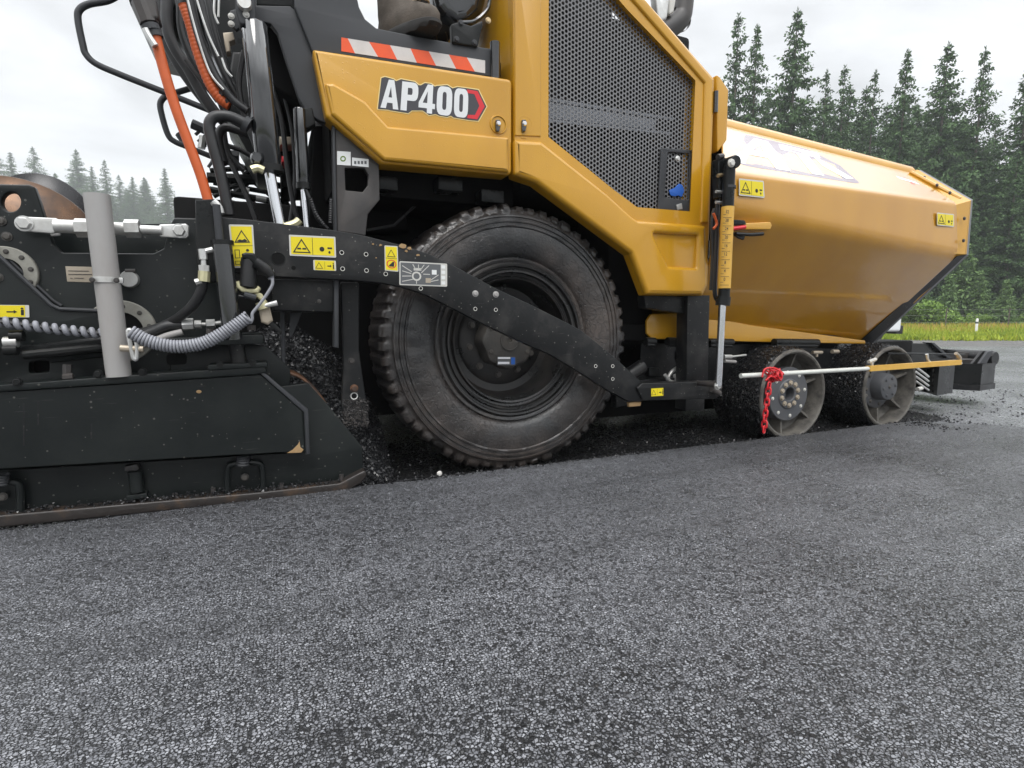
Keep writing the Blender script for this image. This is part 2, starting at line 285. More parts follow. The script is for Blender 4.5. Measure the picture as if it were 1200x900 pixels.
def fresh_mat():
    """new asphalt: stones all under the same black film, the picture made by relief, wet shine and shade painted in the gaps"""
    m, t, b = nodemat('mat_asphalt'); nn = t.nodes.new; lk = t.links.new
    def math_(op, a, c=None, d=None):
        n = nn('ShaderNodeMath'); n.operation = op
        for i, v in enumerate((a, c, d)):
            if v is None: continue
            if isinstance(v, (int, float)): n.inputs[i].default_value = v
            else: lk(v, n.inputs[i])
        return n.outputs[0]
    def rng_(v, a, c, d, e, smooth=False):
        n = nn('ShaderNodeMapRange'); lk(v, n.inputs[0])
        if smooth: n.interpolation_type = 'SMOOTHSTEP'
        for i, x in ((1, a), (2, c), (3, d), (4, e)):
            if isinstance(x, (int, float)): n.inputs[i].default_value = x
            else: lk(x, n.inputs[i])
        return n.outputs[0]
    co = nn('ShaderNodeTexCoord')
    def noise_(scale, det, ro=0.6, dist=0.0, vec=None):
        n = nn('ShaderNodeTexNoise'); n.inputs['Scale'].default_value = scale; n.inputs['Detail'].default_value = det; n.inputs['Roughness'].default_value = ro; n.inputs['Distortion'].default_value = dist
        lk(vec or co.outputs['Object'], n.inputs['Vector']); return n
    wp = noise_(210, 3); sb = nn('ShaderNodeVectorMath'); sb.operation = 'MULTIPLY_ADD'; sb.inputs[1].default_value = (0.0075,) * 3; lk(wp.outputs['Color'], sb.inputs[0]); lk(co.outputs['Object'], sb.inputs[2])
    def vor(scale, feat='F1'):
        n = nn('ShaderNodeTexVoronoi'); n.feature = feat; n.inputs['Scale'].default_value = scale; lk(sb.outputs[0], n.inputs['Vector']); return n
    v1 = vor(165); v1e = vor(165, 'DISTANCE_TO_EDGE'); v2 = vor(340)
    c1 = nn('ShaderNodeSeparateColor'); lk(v1.outputs['Color'], c1.inputs[0])
    c2 = nn('ShaderNodeSeparateColor'); lk(v2.outputs['Color'], c2.inputs[0])
    big = noise_(0.9, 7, 0.62); mid = noise_(22, 3, 0.6)
    patch = rng_(big.outputs['Fac'], 0.36, 0.64, 0, 1)
    # joint between two passes of the screed: coarser on the near side of a straight, slightly ragged line
    a_, b2 = G(520, 838, 0.04), G(1200, 694, 0.04); dv = (b2 - a_).normalized(); nv = Vector((-dv.y, dv.x, 0))
    dt = nn('ShaderNodeVectorMath'); dt.operation = 'DOT_PRODUCT'; lk(co.outputs['Object'], dt.inputs[0]); dt.inputs[1].default_value = tuple(nv)
    jn = math_('SUBTRACT', dt.outputs['Value'], a_.dot(nv)); jn = math_('ADD', jn, math_('MULTIPLY', math_('SUBTRACT', noise_(5, 4).outputs['Fac'], 0.5), 0.14))
    patch = math_('ADD', math_('MULTIPLY', patch, 0.75), rng_(jn, -0.05, 0.03, 0.38, 0.0, True))
    line_ = math_('SUBTRACT', 1.0, rng_(math_('ABSOLUTE', jn), 0.0, 0.03, 0, 1, True)); patch = math_('ADD', patch, math_('MULTIPLY', line_, 0.22))
    edge = rng_(v1e.outputs['Distance'], 0.0, 0.17, 0, 1, True)
    h = math_('ADD', math_('MULTIPLY', edge, 0.42), math_('MULTIPLY', c1.outputs[0], rng_(patch, 0, 1, 0.28, 0.55)))
    h = math_('ADD', h, math_('MULTIPLY', c2.outputs[1], 0.16))
    h = math_('ADD', h, math_('MULTIPLY', mid.outputs['Fac'], 0.30))
    # shade between the stones is painted: deep places get a near-black colour
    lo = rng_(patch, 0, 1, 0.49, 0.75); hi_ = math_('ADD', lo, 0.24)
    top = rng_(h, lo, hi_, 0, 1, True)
    tone = nn('ShaderNodeMix'); tone.data_type = 'RGBA'; tone.inputs[6].default_value = (0.118, 0.121, 0.134, 1); tone.inputs[7].default_value = (0.29, 0.296, 0.318, 1); lk(math_('MULTIPLY', math_('ADD', c1.outputs[2], c2.outputs[2]), 0.5), tone.inputs[0])
    # long faint bands left by the screed, and cloudy tone
    sm = nn('ShaderNodeMapping'); sm.inputs['Scale'].default_value = (0.35, 4.5, 1); lk(co.outputs['Object'], sm.inputs[0])
    bd = noise_(1.6, 4, 0.6, 0, sm.outputs[0]); bf = rng_(math_('ADD', math_('MULTIPLY', bd.outputs['Fac'], 0.55), math_('MULTIPLY', noise_(0.55, 5).outputs['Fac'], 0.45)), 0.36, 0.64, 0.66, 1.30)
    tv = nn('ShaderNodeVectorMath'); tv.operation = 'SCALE'; lk(tone.outputs[2], tv.inputs[0]); lk(bf, tv.inputs['Scale'])
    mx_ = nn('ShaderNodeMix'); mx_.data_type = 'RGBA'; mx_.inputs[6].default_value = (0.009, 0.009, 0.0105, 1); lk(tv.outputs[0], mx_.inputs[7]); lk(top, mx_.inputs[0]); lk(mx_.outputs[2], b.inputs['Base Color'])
    ro = noise_(2.2, 5); lk(rng_(math_('ADD', math_('MULTIPLY', c1.outputs[1], 0.35), ro.outputs['Fac']), 0.3, 1.0, 0.20, 0.46), b.inputs['Roughness'])
    ge = nn('ShaderNodeNewGeometry'); tl = nn('ShaderNodeVectorMath'); tl.operation = 'SUBTRACT'; lk(v1.outputs['Color'], tl.inputs[0]); tl.inputs[1].default_value = (0.5,) * 3
    t2 = nn('ShaderNodeVectorMath'); t2.operation = 'MULTIPLY_ADD'; t2.inputs[1].default_value = (1.0, 1.0, 0.2); lk(tl.outputs[0], t2.inputs[0]); lk(ge.outputs['Normal'], t2.inputs[2])
    nm = nn('ShaderNodeVectorMath'); nm.operation = 'NORMALIZE'; lk(t2.outputs[0], nm.inputs[0])
    bp = nn('ShaderNodeBump'); bp.inputs['Strength'].default_value = 1.0; bp.inputs['Distance'].default_value = 0.0060; lk(h, bp.inputs['Height']); lk(nm.outputs[0], bp.inputs['Normal']); lk(bp.outputs[0], b.inputs['Normal'])
    b.inputs['Specular IOR Level'].default_value = 0.9
fresh_mat()
asphalt_mat('base_asphalt', 55, (0.30, 0.305, 0.325), (0.54, 0.545, 0.565), 0.12, 0.28, 0.22, 0.003, patch=((0.13, 0.132, 0.14), 1.1, 0.85), wet=0.5)
asphalt_mat('tack_coat', 100, (0.006, 0.006, 0.006), (0.03, 0.03, 0.032), 0.45, 0.30, 0.8, 0.004)
asphalt_mat('hot_mix', 120, (0.005, 0.005, 0.006), (0.014, 0.015, 0.017), 0.5, 0.24, 1.0, 0.004)
asphalt_mat('verge_gravel', 40, (0.12, 0.115, 0.105), (0.34, 0.33, 0.31), 0.3, 0.7, 0.5, 0.006)
mat('stone_black', (0.012, 0.012, 0.013), 0.28, dirt=(0.04, 0.04, 0.042), dscale=60, damt=0.8)
mat('soil', (0.06, 0.07, 0.03), 0.95, dirt=(0.09, 0.08, 0.05), dscale=0.5, damt=0.8)

def leaf_mat(name, c0, c1, c2=None):
    m, t, b = nodemat(name); nn = t.nodes.new; lk = t.links.new
    at = nn('ShaderNodeAttribute'); at.attribute_name = 'tone'
    rp = nn('ShaderNodeValToRGB'); rp.color_ramp.elements[0].color = (*c0, 1); rp.color_ramp.elements[1].color = (*c1, 1)
    if c2:
        e = rp.color_ramp.elements.new(0.5); e.color = (*c1, 1); rp.color_ramp.elements[2].color = (*c2, 1)
    lk(at.outputs['Fac'], rp.inputs[0]); lk(rp.outputs[0], b.inputs['Base Color'])
    b.inputs['Roughness'].default_value = 0.6; b.inputs['Specular IOR Level'].default_value = 0.3
leaf_mat('needles', (0.014, 0.038, 0.012), (0.085, 0.160, 0.050))
leaf_mat('needles_young', (0.04, 0.085, 0.025), (0.16, 0.26, 0.08))
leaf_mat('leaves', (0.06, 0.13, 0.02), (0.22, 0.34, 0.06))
leaf_mat('grass', (0.11, 0.19, 0.012), (0.34, 0.40, 0.03), (0.46, 0.27, 0.08))

# ------------------------------------------------------------------ mesh building
ORG = {}
def rpoly(pts, r, n=4):
    if not callable(r) and r <= 0: return [tuple(p) for p in pts]
    out = []; m = len(pts)
    for i in range(m):
        p = Vector(pts[i]); a = Vector(pts[i - 1]) - p; c = Vector(pts[(i + 1) % m]) - p
        la, lc = a.length, c.length
        if la < 1e-9 or lc < 1e-9: out.append(tuple(p)); continue
        a /= la; c /= lc; ang = a.angle(c)
        if ang > 3.0: out.append(tuple(p)); continue
        rr = r(i) if callable(r) else r
        d = min(rr / math.tan(ang / 2), la * 0.45, lc * 0.45)
        if d < 1e-6: out.append(tuple(p)); continue
        s, e = p + a * d, p + c * d
        for k in range(n + 1):
            t = k / n
            out.append(tuple(s * (1 - t) ** 2 + p * 2 * t * (1 - t) + e * t ** 2))
    return out
def circle(cx, cy, r, n=24, ry=None):
    ry = r if ry is None else ry
    return [(cx + r * math.cos(2 * PI * k / n), cy + ry * math.sin(2 * PI * k / n)) for k in range(n)]
def curve_mesh(outer, holes=(), ext=0.0, bev=0.0, res=2, off=None):
    cu = bpy.data.curves.new('c', 'CURVE'); cu.dimensions = '2D'; cu.fill_mode = 'BOTH'
    for pts in [outer] + list(holes):
        s = cu.splines.new('POLY'); s.points.add(len(pts) - 1); s.use_cyclic_u = True
        for q, p in zip(s.points, pts): q.co = (p[0], p[1], 0, 1)
    cu.extrude = ext; cu.bevel_depth = bev; cu.bevel_resolution = res
    cu.offset = -bev if off is None else off
    ob = bpy.data.objects.new('c', cu); me = ob.to_mesh()
    v = [tuple(x.co) for x in me.vertices]; f = [tuple(x.vertices) for x in me.polygons]
    ob.to_mesh_clear(); bpy.data.objects.remove(ob); bpy.data.curves.remove(cu)
    return v, f

class MB:
    def __init__(s): s.v = []; s.f = []; s.m = []; s.mats = []; s.parts = []
    def mi(s, m):
        m = MATS[m]
        if m not in s.mats: s.mats.append(m)
        return s.mats.index(m)
    def add(s, v, f, m):
        k = len(s.v); i = s.mi(m); s.parts.append((v, f, m))
        s.v += [tuple(x) for x in v]; s.f += [tuple(a + k for a in q) for q in f]; s.m += [i] * len(f); return s
    def plate(s, px, Y, t, m, bev=0.003, rnd=0.0, holes=(), hr=0.0, res=2):
        """outline in picture points on the plane Y, real thickness t going back"""
        o = [P(a, b, Y) for a, b in px]; o = rpoly([(p.x, p.z) for p in o], rnd)
        hs = []
        for h in holes:
            q = [P(a, b, Y) for a, b in h]; hs.append(rpoly([(p.x, p.z) for p in q], hr))
        return s.plate_xz(o, Y, t, m, bev, hs, res)
    def plate_xz(s, o, Y, t, m, bev=0.003, holes=(), res=2):
        bev = min(bev, t * 0.45)
        v, f = curve_mesh(o, holes, t / 2 - bev, bev, res)
        return s.add([(a, Y + t / 2 - c, b) for a, b, c in v], f, m)
    def decal(s, px, Y, m, holes=(), off=0.0, grow=0.0):
        v, f = curve_mesh(px, holes, 0, 0, 0, grow)
        return s.add([P(a, b, Y - off) for a, b, c in v], f, m)
    def box(s, lo, hi, m, bev=0.004):
        bm = bmesh.new(); bmesh.ops.create_cube(bm, size=1)
        for x in bm.verts: x.co = Vector([(lo[k] + hi[k]) / 2 + x.co[k] * (hi[k] - lo[k]) for k in range(3)])
        if bev: bmesh.ops.bevel(bm, geom=bm.edges[:], offset=bev, segments=2, profile=0.6, affect='EDGES')
        bm.verts.index_update(); s.add([x.co.copy() for x in bm.verts], [[q.index for q in x.verts] for x in bm.faces], m); bm.free(); return s
    def tube(s, pts, r, m, seg=10, sm=0, caps=True, closed=False):
        pts = [Vector(p) for p in pts]
        if sm: 
            pts = catmull(pts, sm, closed)
        n = len(pts); rs = r if isinstance(r, (list, tuple)) else [r] * n
        if len(rs) != n: rs = [rs[min(len(rs) - 1, int(i * len(rs) / n))] for i in range(n)]
        v = []; f = []; up = None
        for i in range(n):
            if closed: d = pts[(i + 1) % n] - pts[i - 1]
            else: d = pts[min(i + 1, n - 1)] - pts[max(i - 1, 0)]
            d.normalize()
            if up is None:
                up = Vector((0, 0, 1)) if abs(d.z) < 0.9 else Vector((0, 1, 0))
            up = (up - d * up.dot(d)).normalized(); sd = d.cross(up)
            for k in range(seg):
                a = 2 * PI * k / seg
                v.append(pts[i] + (up * math.cos(a) + sd * math.sin(a)) * rs[i])
        for i in range(n if closed else n - 1):
            j = (i + 1) % n
            for k in range(seg):
                l = (k + 1) % seg; f.append((i * seg + k, j * seg + k, j * seg + l, i * seg + l))
        if caps and not closed:
            f.append(tuple(range(seg))); f.append(tuple((n - 1) * seg + k for k in reversed(range(seg))))
        return s.add(v, f, m)
    def lathe(s, prof, c, m, seg=64, fn=None, closed=False):
        """profile (radius, y) turned about the axis through c parallel to Y"""
        v = []; f = []; n = len(prof)
        for i in range(seg):
            a = 2 * PI * i / seg
            for j, (r, y) in enumerate(prof):
                if fn: r, y = fn(r, y, i, j, a)
                v.append((c[0] + r * math.cos(a), c[1] + y, c[2] + r * math.sin(a)))
        for i in range(seg):
            k = (i + 1) % seg
            for j in range(n - 1):
                f.append((i * n + j, i * n + j + 1, k * n + j + 1, k * n + j))
        return s.add(v, f, m)
    def quad(s, a, b, c, d, m): return s.add([a, b, c, d], [(0, 1, 2, 3)], m)
    def each(s, name, parent=None):
        for v, f, m in s.parts:
            b = MB(); b.add(v, f, m); b.build(name, parent)
    def build(s, name, parent=None, label=None, ang=35, origin=None):
        me = bpy.data.meshes.new(name)
        a = np.array(s.v, dtype=float); c = (a.min(0) + a.max(0)) / 2 if origin is None else np.array(origin, dtype=float)
        me.from_pydata((a - c).tolist(), [], s.f)
        for x in s.mats: me.materials.append(x)
        me.polygons.foreach_set('material_index', s.m)
        bm = bmesh.new(); bm.from_mesh(me); bmesh.ops.remove_doubles(bm, verts=bm.verts, dist=1e-6)
        bmesh.ops.recalc_face_normals(bm, faces=bm.faces); bm.to_mesh(me); bm.free()
        me.shade_smooth(); me.set_sharp_from_angle(angle=R(ang))
        return link(name, me, Vector(c), parent, label)
def link(name, me, at, parent=None, label=None):
    o = bpy.data.objects.new(name, me); COL.objects.link(o); at = Vector(at); ORG[o] = at
    if parent: o.parent = parent; o.location = at - ORG[parent]
    else: o.location = at
    if label: o['label'] = label
    return o
def tag(o, label, cat, group=None, kind=None):
    if label: o['label'] = label
    if cat: o['category'] = cat
    if group: o['group'] = group
    if kind: o['kind'] = kind
    return o
def empty(name, at, parent=None):
    o = link(name, None, at, parent); o.empty_display_size = 0.2; return o
def catmull(pts, n, closed=False):
    out = []; m = len(pts)
    for i in range(m if closed else m - 1):
        if closed: p0, p1, p2, p3 = pts[i - 1], pts[i], pts[(i + 1) % m], pts[(i + 2) % m]
        else: p0, p1, p2, p3 = pts[max(i - 1, 0)], pts[i], pts[i + 1], pts[min(i + 2, m - 1)]
        for k in range(n):
            t = k / n
            out.append(0.5 * ((2 * p1) + (p2 - p0) * t + (2 * p0 - 5 * p1 + 4 * p2 - p3) * t * t + (3 * p1 - p0 - 3 * p2 + p3) * t ** 3))
    if not closed: out.append(pts[-1].copy())
    return out
def PP(lst, Y): return [P(a[0], a[1], a[2] if len(a) > 2 else Y) for a in lst]
def pxr(px, py, Y, r):       # radius of r picture points at that place, in metres
    return (P(px, py - r, Y).z - P(px, py + r, Y).z) / 2
BOLT = {}
def bolt(at, r, parent, m='zinc', name='bolt', h=None, hexa=True):
    """hexagon head with washer, axis towards the camera side"""
    key = (round(r, 4), m, hexa)
    if key not in BOLT:
        b = MB(); hh = r * 0.7
        b.lathe([(0, -0.25 * hh), (r * 1.25, -0.25 * hh), (r * 1.25, 0.3 * hh)], (0, 0, 0), m, 16)
        if hexa: b.lathe([(0, -hh), (r * 0.85, -hh), (r, -hh * 0.8), (r, 0)], (0, 0, 0), m, 6)
        else: b.lathe([(0, -hh), (r * 0.7, -hh * 0.95), (r * 0.97, -hh * 0.5), (r, 0)], (0, 0, 0), m, 14)
        o = b.build(name, None, origin=(0, 0, 0)); BOLT[key] = o.data
        ORG.pop(o); bpy.data.objects.remove(o)
    return link(name, BOLT[key], at, parent)
def bolts(lst, Y, r, parent, m='zinc', name='bolt', hexa=True):
    for a, b in lst: bolt(P(a, b, Y), r, parent, m, name, hexa=hexa)
def bil(c, u, v):            # c = TL, TR, BR, BL in picture points; v from the top
    return (lerp(lerp(c[0][0], c[1][0], u), lerp(c[3][0], c[2][0], u), v), lerp(lerp(c[0][1], c[1][1], u), lerp(c[3][1], c[2][1], u), v))
def warn(c, Y, parent, kind='h', border=True, name='warning_label'):
    b = MB(); mp = lambda l: [bil(c, u, v) for u, v in l]
    rect = lambda a, e, f, g: [(a, e), (f, e), (f, g), (a, g)]
    if border: b.decal(rpoly(mp(rect(0, 0, 1, 1)), 1.2), Y, 'label_border', off=0.0012)
    i = 0.035 if kind == 'h' else 0.07; j = 0.08 if kind == 'h' else 0.04
    b.decal(mp(rect(i, j, 1 - i, 1 - j)), Y, 'label_yellow', off=0.0018)
    def tri(x0, y0, x1, y1):
        t = [((x0 + x1) / 2, y0), (x1, y1), (x0, y1)]; cx = (x0 + x1) / 2; cy = y0 + (y1 - y0) * 0.66
        b.decal(mp(t), Y, 'label_black', [mp([(cx + (u - cx) * 0.78, cy + (v - cy) * 0.78) for u, v in t])], off=0.0024)
    if kind == 'h':
        tri(0.07, 0.16, 0.46, 0.84); b.decal(mp(rect(0.495, 0.08, 0.505, 0.92)), Y, 'label_black', off=0.0024)
        b.decal(mp(rect(0.17, 0.6, 0.25, 0.68)), Y, 'label_black', off=0.0024); b.decal(mp(rect(0.28, 0.6, 0.36, 0.68)), Y, 'label_black', off=0.0024)
        b.decal(mp(circle(0.70, 0.62, 0.055, 8, 0.12)), Y, 'label_black', off=0.0024)
        b.decal(mp(rect(0.82, 0.52, 0.92, 0.6)), Y, 'label_black', off=0.0024); b.decal(mp(circle(0.86, 0.76, 0.025, 8, 0.07)), Y, 'label_black', off=0.0024)
    elif kind == 'p':      # triangle, arrow, person
        tri(0.08, 0.2, 0.42, 0.82); b.decal(mp(rect(0.495, 0.12, 0.505, 0.88)), Y, 'label_black', off=0.0024)
        b.decal(mp([(0.62, 0.5), (0.74, 0.5), (0.74, 0.4), (0.8, 0.55), (0.74, 0.68), (0.74, 0.6), (0.62, 0.6)]), Y, 'label_black', off=0.0024)
        b.decal(mp(circle(0.88, 0.28, 0.025, 8, 0.08)), Y, 'label_black', off=0.0024); b.decal(mp(rect(0.86, 0.38, 0.91, 0.82)), Y, 'label_black', off=0.0024)
    elif kind == 'v':
        tri(0.16, 0.12, 0.84, 0.42); b.decal(mp(rect(0.07, 0.487, 0.93, 0.497)), Y, 'label_black', off=0.0024)
        b.decal(mp([(0.26, 0.385), (0.4, 0.34), (0.5, 0.36), (0.62, 0.33), (0.74, 0.385), (0.6, 0.4), (0.4, 0.4)]), Y, 'label_black', off=0.0024)
        o = rect(0.14, 0.58, 0.36, 0.78); b.decal(mp(o), Y, 'label_black', [mp(rect(0.17, 0.595, 0.33, 0.765))], off=0.0024)
        o = rect(0.12, 0.84, 0.36, 0.93); b.decal(mp(o), Y, 'label_black', [mp(rect(0.15, 0.85, 0.33, 0.92))], off=0.0024)
        b.decal(mp(circle(0.7, 0.6, 0.07, 8, 0.035)), Y, 'label_black', off=0.0024); b.decal(mp([(0.55, 0.68), (0.85, 0.66), (0.8, 0.9), (0.68, 0.78), (0.6, 0.9)]), Y, 'label_black', off=0.0024)
    elif kind == 'd':      # triangle over prohibition disc
        tri(0.18, 0.14, 0.82, 0.44); b.decal(mp(rect(0.07, 0.49, 0.93, 0.505)), Y, 'label_black', off=0.0024)
        b.decal(mp(circle(0.5, 0.72, 0.36, 20, 0.17)), Y, 'label_red', [mp(circle(0.5, 0.72, 0.29, 20, 0.137))], off=0.0024)
        b.decal(mp([(0.3, 0.78), (0.62, 0.62), (0.72, 0.64), (0.68, 0.82), (0.36, 0.82)]), Y, 'label_black', off=0.0024)
    return b.build(name, parent)
# ================================================================== THE SETTING
def sheet(name, pts, z, m, kind='structure'):
    b = MB(); b.add([(p[0], p[1], z) for p in pts], [tuple(range(len(pts)))], m)
    o = b.build(name); o['kind'] = kind; return o
sheet('terrain', [(290 * math.cos(2 * PI * k / 64), 290 * math.sin(2 * PI * k / 64)) for k in range(64)], -0.04, 'soil')
def camrect(d0, d1, l0, l1, n=40, wob=0.0):
    f = []
    for k in range(n + 1):
        l = lerp(l0, l1, k / n); f.append((l, d0 + wob * mnoise.noise(Vector((l * 0.6, d0, 0)))))
    g = [(lerp(l1, l0, k / n), d1 + wob * mnoise.noise(Vector((lerp(l1, l0, k / n) * 0.6, d1, 3)))) for k in range(n + 1)]
    return [(l * math.cos(YAW) + d * math.sin(YAW), -l * math.sin(YAW) + d * math.cos(YAW)) for l, d in f + g]
sheet('gravel_verge', camrect(11.5, 20.5, -60, 75, 60, 0.5), -0.006, 'verge_gravel')
sheet('road', camrect(-18, 13.4, -60, 70, 90, 0.8), 0.0, 'base_asphalt')

# new asphalt mat in the foreground: raised sheet with a crumbling edge along the paver
MZ = 0.042
def edge_noise(x, s): return 0.018 * mnoise.noise(Vector((x * 3, s, 0))) + 0.012 * mnoise.noise(Vector((x * 14, s, 2))) + 0.006 * mnoise.noise(Vector((x * 45, s, 5)))
def mat_sheet():
    edge = []
    x = -9.0
    while x < 3.55:
        edge.append((x, 2.035 + edge_noise(x, 0))); x += 0.012 if x > -1.2 else 0.2
    p0 = Vector((3.6, 2.03)); p1 = Vector((3.96, 1.66)); d = (p1 - p0); 
    for k in range(400):
        q = p0 + d * (k * 0.045); e = edge_noise(k * 0.03, 7) * 2.4; edge.append((q.x + e, q.y + e))
    edge += [(14, -12), (-9, -12)]
    b = MB(); n = len(edge)
    c = Vector((1, -3))
    # top, rounded shoulder, foot
    rings = [(0.0, MZ), (-0.02, MZ - 0.010), (-0.036, MZ - 0.026), (-0.05, 0.0)]
    v = []
    nrm = []
    for i in range(n):
        t = Vector(edge[(i + 1) % n]) - Vector(edge[i - 1]); t.normalize(); nrm.append(Vector((t.y, -t.x)))
    sm = []
    for i in range(n):
        a = Vector((0, 0))
        for k in range(-6, 7): a += nrm[(i + k) % n]
        sm.append(a.normalized())
    for off, z in rings:
        for i in range(n):
            # outwards, away from the sheet
            s_ = sm[i]; o = Vector(edge[i]) - s_ * off
            v.append((o.x, o.y, z))
    f = [tuple(range(n))]
    for r_ in range(len(rings) - 1):
        for i in range(n):
            j = (i + 1) % n; f.append((r_ * n + i, r_ * n + j, (r_ + 1) * n + j, (r_ + 1) * n + i))
    b.add(v, f, 'mat_asphalt')
    o = b.build('asphalt_road', ang=60, origin=(0, 0, 0)); o['kind'] = 'structure'
mat_sheet()
# freshly sprayed lane under the machine
sheet('asphalt_lane', [(-9, 6.2), (-9, 2.0), (3.2, 2.0), (4.1, 2.12), (4.3, 2.6), (4.3, 6.2)], 0.004, 'tack_coat')

def stones(name, spots, m, kind='stuff'):
    """loose crumbs: (x, y, z, size)"""
    base = np.array([(1, 0, 0), (-1, 0, 0), (0, 1, 0), (0, -1, 0), (0, 0, 1), (0, 0, -1)], float)
    fc = np.array([(0, 2, 4), (2, 1, 4), (1, 3, 4), (3, 0, 4), (2, 0, 5), (1, 2, 5), (3, 1, 5), (0, 3, 5)])
    V = []; F = []
    for i, (x, y, z, s) in enumerate(spots):
        q = base * rng.uniform(0.55, 1.15, (6, 1)) * s + rng.normal(0, 0.16 * s, (6, 3))
        a, b_, c_ = rng.uniform(0, 6.28, 3)
        M = np.array(Matrix.Rotation(a, 3, 'Z') @ Matrix.Rotation(b_, 3, 'X') @ Matrix.Rotation(c_, 3, 'Y'))
        V.append(q @ M.T + (x, y, z)); F.append(fc + i * 6)
    V = np.concatenate(V); F = np.concatenate(F)
    me = bpy.data.meshes.new(name); c = V.mean(0)
    me.from_pydata((V - c).tolist(), [], F.tolist()); me.materials.append(MATS[m])
    return link(name, me, c)
sp = []
for _ in range(5200):      # along the edge of the mat
    x = rng.uniform(-1.2, 3.7); t = rng.normal(0, 1)
    y = 2.07 + 0.022 * t + edge_noise(x, 0) + (0.02 if x > 1.6 else 0); s = rng.uniform(0.003, 0.0085)
    z = MZ if y < 2.04 else max(0.004, MZ - (y - 2.04) * 0.9)
    if y < 2.0: continue
    sp.append((x, y, z + s * 0.3, s))
for _ in range(4200):      # strewn over the lane, denser behind the bogie
    x = rng.uniform(0.2, 4.2); y = rng.uniform(2.08, 2.9); s = rng.uniform(0.003, 0.008); sp.append((x, y, 0.004 + s * 0.4, s))
for _ in range(1500):      # round the front wheels and at the start of the mat
    t = rng.uniform(0, 1); p = Vector((3.45, 2.12)).lerp(Vector((4.0, 1.62)), t); x = p.x + rng.normal(0.05, 0.13); y = p.y + rng.normal(0.03, 0.10); s = rng.uniform(0.003, 0.009)
    sp.append((x, y, (MZ if y < 2.0 and x < 3.6 else 0.004) + s * 0.3, s))
for _ in range(500):
    p = Vector((rng.uniform(3.8, 6.5), rng.uniform(1.2, 3.2))); s = rng.uniform(0.004, 0.011); sp.append((p.x, p.y, s * 0.4, s))
o = stones('loose_asphalt', sp, 'stone_black'); tag(o, 'black asphalt crumbs strewn along the edge of the new mat', 'crumbs', kind='stuff')
b = MB(); p = G(515, 555, 0.02); b.lathe([(0, -0.011), (0.008, -0.008), (0.012, 0), (0.009, 0.007), (0, 0.01)], p, 'pebble', 9)
tag(b.build('pebble'), 'single white pebble on the dark lane just left of the big tyre', 'pebble')

# ================================================================== THE PAVER
paver = empty('road_paver', (1.6, 3.2, 0))
tag(paver, 'yellow and black road paver with AP400 badge laying fresh asphalt', 'paver')
def part(name, parent=None, label=None): return empty(name, ORG[paver], parent or paver)
YB = 2.05      # the plane of the yellow covers

# ---------------------------------------------------------------- chassis and dark bulk behind the covers
b = MB()
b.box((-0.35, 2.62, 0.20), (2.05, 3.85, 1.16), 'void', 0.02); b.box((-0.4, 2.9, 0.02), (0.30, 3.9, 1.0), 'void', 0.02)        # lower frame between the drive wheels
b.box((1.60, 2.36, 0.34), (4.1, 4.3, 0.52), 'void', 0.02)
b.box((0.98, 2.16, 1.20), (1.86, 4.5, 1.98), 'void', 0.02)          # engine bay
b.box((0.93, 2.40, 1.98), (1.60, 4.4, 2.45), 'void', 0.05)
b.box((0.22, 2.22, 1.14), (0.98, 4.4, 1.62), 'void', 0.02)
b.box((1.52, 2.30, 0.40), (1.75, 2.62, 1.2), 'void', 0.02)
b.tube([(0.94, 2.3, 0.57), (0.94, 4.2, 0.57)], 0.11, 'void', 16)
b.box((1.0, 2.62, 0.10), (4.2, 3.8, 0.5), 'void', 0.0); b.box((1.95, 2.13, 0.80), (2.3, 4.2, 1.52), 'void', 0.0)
chassis = b.build('chassis', paver)
b = MB()                                                         # lip of the wheel arch
b.tube([P(*q, 2.35) for q in [(430, 270), (462, 264), (490, 238), (520, 217), (560, 206), (620, 205), (680, 232), (735, 290)]], 0.006, 'black_paint', 6)
for a, c in ((0.36, 1.2), (0.62, 1.22), (0.80, 1.19)): b.box((a, 2.14, c - 0.05), (a + 0.1, 2.22, c), 'black_paint', 0.006)
b.build('arch_lip', paver)

